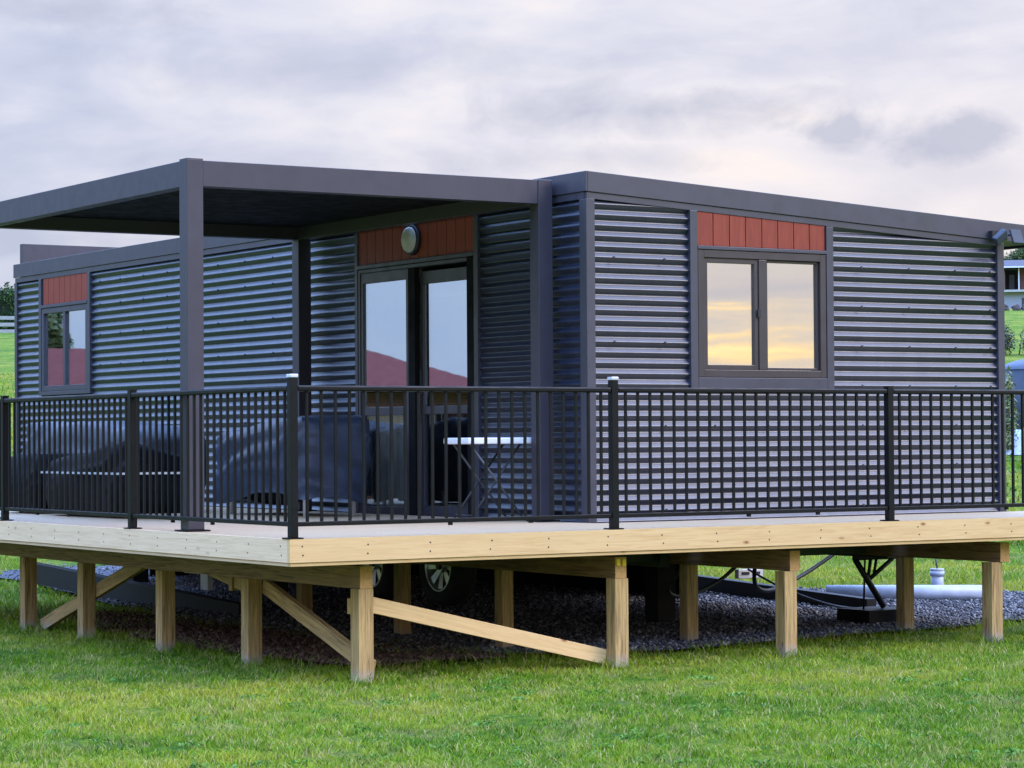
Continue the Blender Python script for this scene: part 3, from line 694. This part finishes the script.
# ------------------------------------------------------------------ pergola
pg=thing('pergola','grey flat roofed aluminium pergola on square posts over the left deck','pergola',(.095,1.64,0))
X0,X1,Y0,Y1,PT=.095,3.01,1.64,5.50,2.483
for x,y in ((X0,Y0),(X1-.12,Y0),(X0,Y1-.12),(X1-.12,Y1-.12)):
    pp=bx('post',(x,y,.011),(x+.12,y+.12,PT),M['pergola'],pg,.003)
    bx('base_plate',(x-.03,y-.03,.0),(x+.15,y+.15,.010),M['black'],pp,0)
for y in (Y0,Y1-.12): bx('beam',(X0+.121,y+.006,PT-.178),(X1-.121,y+.106,PT-.004),M['pergola'],pg,.003)
for x in (X0,X1-.12): bx('beam',(x+.006,Y0+.121,PT-.178),(x+.106,Y1-.121,PT-.004),M['pergola'],pg,.003)
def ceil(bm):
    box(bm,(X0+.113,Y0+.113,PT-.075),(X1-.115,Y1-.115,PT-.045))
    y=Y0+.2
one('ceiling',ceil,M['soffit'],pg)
bx('gutter_cap',(X0,Y0,PT+.001),(X0+.12,Y0+.12,PT+.006),M['pergola'],pg,0)

# ------------------------------------------------------------------ covered furniture
def cover_mesh(x0,x1,y0,y1,top,hem,folds,seed,name,mat,parent,shoulder=.06,cols=220,rows=34,bulge=.03,crease=1.0):
    """draped cloth over a box: closed loop of columns going from hem up over the top"""
    cx,cy=(x0+x1)/2,(y0+y1)/2; hx,hy=(x1-x0)/2,(y1-y0)/2
    V=[];Fs=[]
    for i in range(cols):
        t=i/cols*2*math.pi
        # superellipse outline
        c,s=math.cos(t),math.sin(t); e=.22
        ux=math.copysign(abs(c)**e,c); uy=math.copysign(abs(s)**e,s)
        for j in range(rows):
            v=j/(rows-1)
            if v<.62: h=v/.62; r=1.0; 
            else: h=1.0; r=1-(v-.62)/.38
            px,py=cx+hx*ux*r,cy+hy*uy*r
            tz=top(px,py); hz=hem(px,py)
            edge=max(abs(px-cx)/hx,abs(py-cy)/hy)
            tz-=shoulder*max(0,(edge-.86)/.14)**2
            z=hz+(tz-hz)*h
            fall=(1-h)
            q=Vector((px*4,py*4,z*1.3+seed)); nn=noise.noise(q)
            dv=Vector((px*3+seed,py*3,(z+ (px-py)*.6)*5)); sd_=z*1.1+py*.55+px*.35; cr=(.55-2.2*abs(noise.noise(Vector((sd_*4.4,py*.9-z*.6,seed)))))*.85+(.5-2*abs(noise.noise(Vector((sd_*9.5,py*1.3,seed+5)))))*.28
            out=(folds*(.35+fall)*nn*1.6+bulge*math.sin(h*math.pi)+.045*cr) if v<.62 else .03*cr*r
            cr*=crease; d=Vector((ux*hx,uy*hy,0)); d=d.normalized() if d.length>0 else d
            z2=z+(.035*cr if v>=.45 else 0)
            V.append((px+d.x*out,py+d.y*out,z2))
    for i in range(cols):
        for j in range(rows-1):
            a=i*rows+j; b=((i+1)%cols)*rows+j; Fs.append((a,b,b+1,a+1))
    o=np_mesh(name,np.array(V),np.array(Fs),mat,parent,smooth=True); return o
bb_=thing('covered_barbecue','barbecue under a slate blue fitted cover beside the sliding door','barbecue',(2.35,4.4,0))
cover_mesh(2.05,2.66,3.72,5.28,lambda x,y:.78-.11*max(0,(y-4.0))/1.2-.04*max(0,2.3-x),lambda x,y:.15+.06*math.sin(y*3.3)+.03*math.sin(x*9),.035,2.0,'cover',M['cover'],bb_,crease=1.1)
for x,y in ((2.12,3.82),(2.55,3.82),(2.12,5.1),(2.55,5.1)): tb('leg',(x,y,0),(x,y,.6),.018,M['alloy'],bb_)
bx('shelf',(2.10,3.85,.22),(2.6,5.15,.25),M['steel'],bb_)
cf=thing('covered_table','long table under a grey blue cover, behind the dark covered bench on the deck','table',(1.9,6.9,0))
def top1(x,y): return .70+.07*min(1,max(0,(y-5.9)/1.2))-.03*max(0,1.6-x)
cover_mesh(1.58,2.25,5.80,8.35,top1,lambda x,y:.10+.03*abs(math.sin(y*2.1)),.05,7.0,'cover',M['cover_dark'],cf,shoulder=.08,cols=280,bulge=.05)
for x,y in ((1.7,6.0),(2.1,6.0),(1.7,8.1),(2.1,8.1)): tb('leg',(x,y,0),(x,y,.3),.02,M['steel'],cf)
cb=thing('covered_bench','low bench under a cover coloured dark for shade, with a pale strap behind the left railing','bench',(1.15,5.2,0))
def top2(x,y):
    t=(y-4.4)/1.6
    return .60-.20*max(0,t-.15)**1.1-.12*max(0,(x-.95)/.5)
cover_mesh(.87,1.43,4.42,6.02,top2,lambda x,y:.02+.02*abs(math.sin(y*3.1)),.035,11.0,'cover',M['cover_shaded'],cb,shoulder=.10,cols=240,bulge=.06)
for x,y in ((.98,4.6),(1.32,4.6),(.98,5.8),(1.32,5.8)): tb('leg',(x,y,0),(x,y,.3),.02,M['steel'],cb)
def strap(bm):
    x0,x1,y0,y1=.775,1.50,4.33,5.95
    box(bm,(x0,y0,.345),(x0+.004,y1,.362)); box(bm,(x0+.0045,y0,.345),(x1,y0+.004,.362))
one('strap',strap,M['cap'],cb)
cc=thing('covered_chair','single low chair under a cover coloured dark for shade at the far left end of the railing','chair',(1.15,6.7,0))
cover_mesh(.90,1.42,6.30,7.02,lambda x,y:.50-.06*abs(y-6.65),lambda x,y:.02+.02*abs(math.sin(y*5)),.04,17.0,'cover',M['cover_shaded'],cc,shoulder=.10,cols=160,bulge=.05)
for x,y in ((1.0,6.42),(1.3,6.42),(1.0,6.9),(1.3,6.9)): tb('leg',(x,y,0),(x,y,.3),.02,M['steel'],cc)
# folding table
ft=thing('folding_table','small white topped folding table with crossed dark legs beside the door','table',(2.6,1.95,0))
bx('tabletop',(2.365,1.78,.565),(2.965,2.13,.612),M['whitep'],ft,.010)
for y in (1.84,2.07):
    tb('leg',(2.42,y,.564),(2.88,y,.008),  .0085,M['leg_metal'],ft,n=8); tb('leg',(2.86,y+.022,.564),(2.42,y+.022,.008),.0085,M['steel'],ft,n=8)
tb('crossbar',(2.645,1.83,.29),(2.645,2.11,.29),.007,M['steel'],ft,n=8)
for x in (2.445,2.84): tb('crossbar',(x,1.85,.05),(x,2.09,.05),.006,M['steel'],ft,n=8)

# ------------------------------------------------------------------ things under and behind the cabin
bm=bmesh.new(); tube(bm,(7.85,4.45,-.835),(9.02,3.505,-.835),.072,n=24)
p=bmobj('drain_pipe',bm,M['pvc']); tag(p,'long pale plastic drain pipe lying on the gravel behind the right deck posts','pipe')
rp=thing('drain_riser','upright grey plastic drain riser with a screw cap behind the lying pipe','pipe',(9.45,4.72,-.93))
tb('tube',(9.45,4.72,-.95),(9.45,4.72,-.70),.060,M['pvc'],rp,n=24); tb('collar',(9.45,4.72,-.745),(9.45,4.72,-.70),.070,M['pvc'],rp,n=24)
cp=tb('cap',(9.45,4.72,-.70),(9.45,4.72,-.675),.066,M['concrete'],rp,n=24); tb('handle',(9.45,4.72,-.675),(9.44,4.73,-.58),.008,M['tankc'],rp,n=6)
o=board('timber_beam',(7.75,6.6,-.80),(7.2,3.05,-.86),.10,.13,M['dark_timber'],None); tag(o,'dark timber beam lying on gravel beyond the third front post, by the pipe','beam')
o=board('timber_beam',(2.62,10.7,-.72),(2.62,5.9,-.90),.10,.20,M['dark_timber'],None); tag(o,'dark timber beam sloping down to the soil behind the left row of posts','beam')

# frame helper for far things: local x = to the right across the view, local y = away
def far_frame(az,D,z,org=CAM):
    d=Vector((math.cos(az),math.sin(az),0)); r=Vector((d.y,-d.x,0)); o=Vector((org.x,org.y,0))+d*D
    return Matrix(((r.x,d.x,0,o.x),(r.y,d.y,0,o.y),(0,0,1,z),(0,0,0,1)))
def azpx(u): return YAW-math.atan((u-512)/F_PX)
def elz(v,u,D): # height of the sight line through (u,v) at distance D
    d=fw+rt2*((u-512)/F_PX)-up2*((v-384)/F_PX); return CAM.z+D*d.z/math.hypot(d.x,d.y)
def tz(mt,x=0,y=0):
    q=mt@Vector((x,y,0)); return float(terr(np.array(q.x),np.array(q.y)))
def lb(name,a,b,mat,parent,mt,bevel=0):
    bm=bmesh.new(); box(bm,a,b); return bmobj(name,bm,mat,parent,mt,bevel=bevel)
# hillside hedge and rail fence, left
mt=far_frame(azpx(0),126,0); g0=tz(mt)
hd=thing('hedge','clipped dark green hedge along the hilltop behind the rail fence','hedge',mat=mt@Matrix.Translation((0,0,g0)))
def lw(c): q=mt@Vector(c[:3]); return (q.x,q.y,q.z,c[3],c[4],c[5])
top=elz(286,8,126)
lb('inner_twigs',(-34,-.5,g0-.3),(20,.7,top-.25),M['hedge_core'],hd,mt)
leaves('foliage',[lw((x,random.uniform(-.5,.2),g0+(top-g0)*f,.75,.7,.50+random.uniform(-.05,.08))) for x in np.arange(-34,20,.7) for f in (.15,.5,.76)]+[lw((x,0,top+.02,.10,.14,.22)) for x in (-.15,.35,-1.5)],120000,.062,M['hedge'],hd)
mt=far_frame(azpx(0),114,0); g0=tz(mt)
fn=thing('rail_fence','pale three rail timber fence below the hedge on the hill','fence',mat=mt@Matrix.Translation((0,0,g0)))
for v0,v1 in ((316.2,319.8),(322.8,326.5),(329.6,333)):
    lb('rail',(-36,-.03,elz(v1,8,114)),(20,.03,elz(v0,8,114)),M['rail'],fn,mt,.01)
for x in np.arange(-34.6,20,2.6): lb('post',(x-.07,.031,g0-.2),(x+.07,.15,elz(314.5,8,114)),M['rail'],fn,mt,.01)

# brick house on the hill, right
D=240; mt=far_frame(azpx(1013),D,0); px=D/F_PX; Z=lambda v:elz(v,1013,D)
fh=thing('brick_house','red brick house with dark roof and a deep porch high on the right hillside','house',mat=mt@Matrix.Translation((0,0,Z(305))))
X=lambda u:(u-1013)*px
lb('base_wall',(X(995),0,Z(330)),(X(1150),7,Z(292.5)),M['plaster'],fh,mt); lb('deck_edge',(X(996),-.6,Z(292.2)),(X(1152),.5,Z(290)),M['concrete'],fh,mt)
lb('wall',(X(1020.5),.6,Z(290)),(X(1150),7,Z(268)),M['brick'],fh,mt); lb('wall',(X(996),.6,Z(290)),(X(1006),7,Z(268)),M['brick'],fh,mt)
lb('porch_wall',(X(1006.2),3.0,Z(290)),(X(1020.3),3.3,Z(268)),M['dkroof'],fh,mt); lb('door',(X(1010.5),2.8,Z(289)),(X(1015.5),2.99,Z(273)),M['plaster'],fh,mt)
lb('porch_post',(X(1019.3),.0,Z(290)),(X(1020.4),.3,Z(268)),M['whitep'],fh,mt); lb('gutter',(X(994),-.6,Z(268)),(X(1152),-.4,Z(266.6)),M['whitep'],fh,mt)
lb('window',(X(1022.5),-.05,Z(312)),(X(1030),-.01,Z(298)),M['dkroof'],fh,mt)
bm=bmesh.new(); a=[bm.verts.new(p) for p in ((X(993),-.6,Z(267)),(X(1153),-.6,Z(267)),(X(1153),8,Z(267)),(X(993),8,Z(267)),(X(1003),3.5,Z(257.5)),(X(1145),3.5,Z(257.5)))]
for q in ((0,1,5,4),(1,2,5),(2,3,4,5),(3,0,4),(0,3,2,1)): bm.faces.new([a[i] for i in q])
bmobj('roof',bm,M['dkroof'],fh,mt)
mt=far_frame(azpx(1030),262,0); zt=elz(246,1030,262); gz_=tz(mt)
tr=thing('garden_tree','leafy tree rising behind the brick house on the hill','tree',mat=mt@Matrix.Translation((0,0,gz_)))
q=mt@Vector((0,0,0)); tb('trunk',(q.x,q.y,gz_-.2),(q.x,q.y,zt-.6),.16,M['bark'],tr,r1=.07)
leaves('crown',[((mt@Vector((dx,dy,0))).x,(mt@Vector((dx,dy,0))).y,zt-1.2+dz,1.1,1.1,.7) for dx,dy,dz in ((-.8,0,.2),(.6,.4,.6),(1.5,-.4,0),(-.1,.5,.9),(-1.6,0,-.3),(2.4,0,.5))],5200,.11,M['tree'],tr)
# rocks on the bank
mt=far_frame(azpx(1013),150,0)
def rock(bm,c,r,seed):
    bmesh.ops.create_icosphere(bm,subdivisions=3,radius=1)
    for v in bm.verts: 
        v.co*= .75+.5*noise.noise(v.co*1.3+Vector((seed,0,0))); v.co=Vector((v.co.x*r[0],v.co.y*r[1],v.co.z*r[2]))+Vector(c)
rl=['dark rock at the left end of the bank under the hill house','dark rock in the middle of the bank under the hill house','dark rock at the right end of the bank under the hill house']
for i,(x,sx) in enumerate(((-.35,.30),(.25,.34),(.85,.40))):
    g_=tz(mt,x); bm=bmesh.new(); rock(bm,(x,0,g_+.12),(sx,.3,.32),i*3.1); o=bmobj('rock',bm,M['rock'],None,mt); tag(o,rl[i],'rock','rocks on the bank')
# big shrub
mt=far_frame(azpx(1022),90,0); g0=tz(mt); zt=elz(322,1013,90)
sh=thing('shrub','broad grey green shrub on the grass slope right of the cabin','shrub',mat=mt@Matrix.Translation((0,0,g0)))
cs=[]
for i in range(16):
    x=random.uniform(-1.2,2.2); h=random.uniform(.5,.8)*(zt-g0); q=mt@Vector((x,random.uniform(-.5,.5),0)); cs.append((q.x,q.y,g0+h*.62,.42,.38,h*.62))
leaves('foliage',cs,9000,.035,M['bush'],sh)
for k in range(5):
    q=mt@Vector((-.6+k*.5,0,0)); tb('stem',(q.x,q.y,g0-.1),(q.x+random.uniform(-.2,.2),q.y,zt-.35),.03,M['bark'],sh,r1=.01,n=6)
# water tank
D=50; mt=far_frame(azpx(1046),D,0); g0=tz(mt); px=D/F_PX
tk=thing('water_tank','low blue grey water tank with a pale domed lid right of the cabin','tank',mat=mt@Matrix.Translation((0,0,g0)))
zr=elz(370,1030,D); zd=elz(357.5,1040,D); rr=43*px
one('body',lambda bm:tube(bm,(0,0,g0-.1),(0,0,zr),rr,n=64),M['tankc'],tk,M4=mt)
one('lid',lambda bm:dome(bm,(0,0,zr+.002),rr*1.01,zd-zr,'z',64,10),M['tankroof'],tk,M4=mt); one('hatch',lambda bm:tube(bm,(-.3,-.35,zr),(-.3,-.35,zd+.01),.10,n=24),M['tankc'],tk,M4=mt)
# clump plant in front of the tank
D=47; mt=far_frame(azpx(1008),D,0); g0=tz(mt); pl=thing('flax_plant','yellow green bushy plant between the cabin corner and the water tank','plant',mat=mt@Matrix.Translation((0,0,g0)))
q=mt@Vector((0,0,0)); H=elz(372,1008,D)-g0
leaves('leaves',[(q.x,q.y,g0+H*.75,.10,.10,H*.26),(q.x+.05,q.y,g0+H*.4,.14,.14,H*.3),(q.x-.06,q.y+.03,g0+H*.2,.15,.12,H*.25)],900,.035,M['yucca'],pl,1.6); tb('stem',(q.x,q.y,g0-.05),(q.x,q.y,g0+H*.7),.02,M['bark'],pl,r1=.008,n=6)
# pale plastic sheets
for i,(v0,v1,D,lab) in enumerate(((413,417,50,'pale blue plastic sheet folded on the grass, the one nearer the water tank'),(419,426,47.5,'pale blue plastic sheet folded on the grass, the lower one nearer the deck'))):
    mt=far_frame(azpx(1022),D,0); g0=tz(mt); bm=bmesh.new(); n_=24
    vs=[[bm.verts.new(((i2/n_-.5)*1.5,(j/8-.5)*1.2,g0-.03+ (elz(v0,1020,D)-g0)*max(0,math.sin(math.pi*j/8))*(.75+.35*noise.noise(Vector((i2*.4,j*.5,i*7)))))) for j in range(9)] for i2 in range(n_+1)]
    for a in range(n_):
        for b in range(8): bm.faces.new((vs[a][b],vs[a+1][b],vs[a+1][b+1],vs[a][b+1])).smooth=True
    o=bmobj('plastic_sheet',bm,M['sheet'],None,mt); tag(o,lab,'sheet','plastic sheets on the grass')
    if i==0: pass

# ------------------------------------------------------------------ neighbour's house and tree, off to the left, seen in the door and window glass
ORG=Vector((2*HX-CAM.x,CAM.y,0))
az0=R(117); mt=far_frame(az0,54,0,ORG); g0=tz(mt)
nh=thing('tiled_house','single storey house with a red tiled hip roof mirrored in the side windows','house',mat=mt@Matrix.Translation((0,0,g0)))
ang=lambda a:54*math.tan(az0-R(a))     # azimuth seen from the mirrored camera -> local x (left positive az)
xl,xr_=ang(105),ang(121.8); EV=CAM.z+50*math.tan(R(1.12)); RG=CAM.z+57*math.tan(R(2.07))
xl,xr_=min(xl,xr_),max(xl,xr_)
xe0,xe1=xl,xr_
lb('wall',(xe0+.5,-3.4,g0-.3),(xe1-.5,6,EV-.05),M['brick'],nh,mt)
for k in range(5):
    x=xe0+2+k*(xe1-xe0-4)/4; w=lb('window',(x-.8,-3.46,g0+.9),(x+.8,-3.41,EV-.35),M['whitep'],nh,mt); lb('pane',(x-.7,-3.48,g0+1.0),(x+.7,-3.465,EV-.45),M['glass_low'],w,mt)
hipL=ang(119.1); lo,hi=(xe0+5,hipL) if hipL>xe0+5 else (hipL,xe1-5)
if abs(ang(121.8)-xe0)<1e-6: lo,hi=hipL,xe1-5
bm=bmesh.new(); a=[bm.verts.new(p) for p in ((xe0,-4,EV),(xe1,-4,EV),(xe1,8,EV),(xe0,8,EV),(lo,3,RG),(hi,3,RG))]
for q in ((0,1,5,4),(1,2,5),(2,3,4,5),(3,0,4),(0,3,2,1)): bm.faces.new([a[i] for i in q])
bmobj('roof',bm,M['tile'],nh,mt)
mt=far_frame(R(112.15),64,0,ORG); g0=tz(mt); q=mt@Vector((0,0,0))
nt=thing('broad_tree','dark green tree beyond the tiled house mirrored in the far window','tree',mat=mt@Matrix.Translation((0,0,g0)))
tb('trunk',(q.x,q.y,g0-.2),(q.x,q.y,g0+3),.2,M['bark'],nt,r1=.1)
leaves('crown',[(q.x+random.uniform(-.45,.45),q.y+random.uniform(-1,1),g0+random.uniform(2.4,4.6),.4,.5,.5) for _ in range(9)],2600,.10,M['tree'],nt)

# ------------------------------------------------------------------ world and sun
SUN_AZ=R(-47); SUN_EL=R(37)
w=bpy.data.worlds.new('World'); S.world=w; w.use_nodes=True; t=w.node_tree; t.nodes.clear()
T=NT.__new__(NT); T.t=t; T.m=w; T.out=t.nodes.new('ShaderNodeOutputWorld')
sky=T.n('ShaderNodeTexSky',sky_type='NISHITA'); sky.sun_disc=False; sky.sun_elevation=SUN_EL; sky.sun_rotation=math.pi/2-SUN_AZ
sky.air_density=1.2; sky.dust_density=2.0
gen=T.n('ShaderNodeTexCoord').outputs['Generated']
sep=T.n('ShaderNodeSeparateXYZ'); t.links.new(gen,sep.inputs[0])
# cloud layer in direction space, flattened towards the horizon
n1=T.noise(T.mapping(gen,(1,1,2.2),(2.3,.4,.8)),4.2,5,.5,.2)
n2=T.noise(T.mapping(gen,(1,1,3.0),(7.1,3.2,1.8)),13,5,.52,.3)
cl=T.math('ADD',T.math('MULTIPLY',n1,.5),T.math('MULTIPLY',n2,.5))
cl=T.math('ADD',cl,T.math('MULTIPLY',sep.outputs['Z'],-.12))
ccol=T.ramp(cl,[(.33,(.57,.62,.80)),(.41,(.68,.71,.88)),(.47,(.80,.81,.94)),(.54,(.92,.90,.98)),(.60,(1.05,.97,.97))])
# toward azimuth of the sun side of the view the cloud turns pinkish white near the horizon
vm=T.n('ShaderNodeVectorMath',operation='DOT_PRODUCT'); t.links.new(gen,vm.inputs[0]); vm.inputs[1].default_value=(math.cos(R(38)),math.sin(R(38)),0)
pk=T.math('MULTIPLY',T.ramp(vm.outputs['Value'],[(.86,(0,0,0)),(.995,(1,1,1))]),T.ramp(sep.outputs['Z'],[(.02,(1,1,1)),(.16,(.25,.25,.25))]))
ccol=T.mix(T.math('MULTIPLY',pk,.78),ccol,(1.12,.97,.92))
# a few small darker cloud banks
def dirpx(u,v):
    d=fw+rt2*((u-512)/F_PX)-up2*((v-384)/F_PX); return d.normalized()
wob=T.math('MULTIPLY',T.math('SUBTRACT',T.noise(T.mapping(gen,(1,1,1.6)),26,6,.6,.3),.5),3.4)
tot=None
for (u,v,a,b,st_) in ((828,132,60,20,.9),(955,136,75,26,.8),(650,110,190,26,.55),(560,160,150,16,.35),(90,240,120,30,.4),(330,70,230,30,.35),(60,12,130,26,.6)):
    d0=dirpx(u,v); r0=Vector((d0.y,-d0.x,0)).normalized(); u0=r0.cross(d0)
    def dot(vec,sc):
        nd=T.n('ShaderNodeVectorMath',operation='DOT_PRODUCT'); t.links.new(gen,nd.inputs[0]); nd.inputs[1].default_value=tuple(vec*sc); return nd.outputs['Value']
    X_=dot(r0,F_PX/a); Y_=dot(u0,F_PX/b)
    rr2=T.math('SQRT',T.math('ADD',T.math('MULTIPLY',X_,X_),T.math('MULTIPLY',Y_,Y_)))
    f=T.math('MULTIPLY',T.math('SUBTRACT',1.15,T.math('ADD',rr2,wob),clamp=False),st_,clamp=True)
    fr=T.math('GREATER_THAN',dot(d0,1.0),.5); f=T.math('MULTIPLY',f,fr)
    tot=f if tot is None else T.math('MAXIMUM',tot,f)
ccol=T.mix(T.math('MINIMUM',tot,.72),ccol,(.53,.55,.70))
# cooler, clearer blue sky low on the far left
vb_=T.n('ShaderNodeVectorMath',operation='DOT_PRODUCT'); t.links.new(gen,vb_.inputs[0]); vb_.inputs[1].default_value=(math.cos(R(122)),math.sin(R(122)),0)
ccol=T.mix(T.ramp(vb_.outputs['Value'],[(.72,(0,0,0)),(.93,(.72,.72,.72))]),ccol,(.42,.62,.95))
# sunset side, behind the camera
vs_=T.n('ShaderNodeVectorMath',operation='DOT_PRODUCT'); t.links.new(gen,vs_.inputs[0]); vs_.inputs[1].default_value=(math.cos(R(-52)),math.sin(R(-52)),0)
sunside=T.ramp(vs_.outputs['Value'],[(.45,(0,0,0)),(.92,(1,1,1))])
sn_=T.noise(T.mapping(gen,(1,1,13),(.3,.2,-.058),(R(2.5),R(1.5),0)),5.0,6,.55,.6)
low=T.ramp(sep.outputs['Z'],[(.0,(1,1,1)),(.30,(.25,.25,.25))])
sset=T.ramp(sn_,[(.30,(.60,.60,.70)),(.46,(.74,.70,.70)),(.53,(.92,.80,.66)),(.565,(1.35,1.0,.50)),(.59,(1.7,1.25,.55)),(.615,(.98,.82,.66)),(.74,(.80,.76,.74))])
ccol=T.mix(T.math('MULTIPLY',sunside,low),ccol,sset)
# overcast dome is brighter high up
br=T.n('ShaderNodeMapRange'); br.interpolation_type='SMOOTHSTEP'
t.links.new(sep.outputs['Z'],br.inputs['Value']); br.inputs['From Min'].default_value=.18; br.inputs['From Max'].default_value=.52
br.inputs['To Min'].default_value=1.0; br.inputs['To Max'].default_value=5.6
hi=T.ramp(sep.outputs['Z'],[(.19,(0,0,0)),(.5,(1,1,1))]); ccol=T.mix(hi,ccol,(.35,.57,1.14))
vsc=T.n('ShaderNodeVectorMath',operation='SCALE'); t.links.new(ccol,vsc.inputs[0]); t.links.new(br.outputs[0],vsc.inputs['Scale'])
ssc=T.n('ShaderNodeVectorMath',operation='SCALE'); t.links.new(sky.outputs[0],ssc.inputs[0]); ssc.inputs['Scale'].default_value=.10
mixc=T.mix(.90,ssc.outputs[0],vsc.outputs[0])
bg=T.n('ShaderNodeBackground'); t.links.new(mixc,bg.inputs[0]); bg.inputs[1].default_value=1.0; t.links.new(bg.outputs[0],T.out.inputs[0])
sl=bpy.data.lights.new('sun','SUN'); sl.energy=2.3; sl.angle=R(32); sl.color=(1,.76,.50)
so=bpy.data.objects.new('sun',sl); COL.objects.link(so)
sd=Vector((math.cos(SUN_AZ)*math.cos(SUN_EL),math.sin(SUN_AZ)*math.cos(SUN_EL),math.sin(SUN_EL)))
so.rotation_euler=sd.to_track_quat('Z','Y').to_euler(); so.location=(0,0,30)

S.render.engine='CYCLES'; S.render.resolution_x=1024; S.render.resolution_y=768
S.view_settings.view_transform='Standard'; S.view_settings.look='None'; S.view_settings.exposure=0; S.view_settings.gamma=1
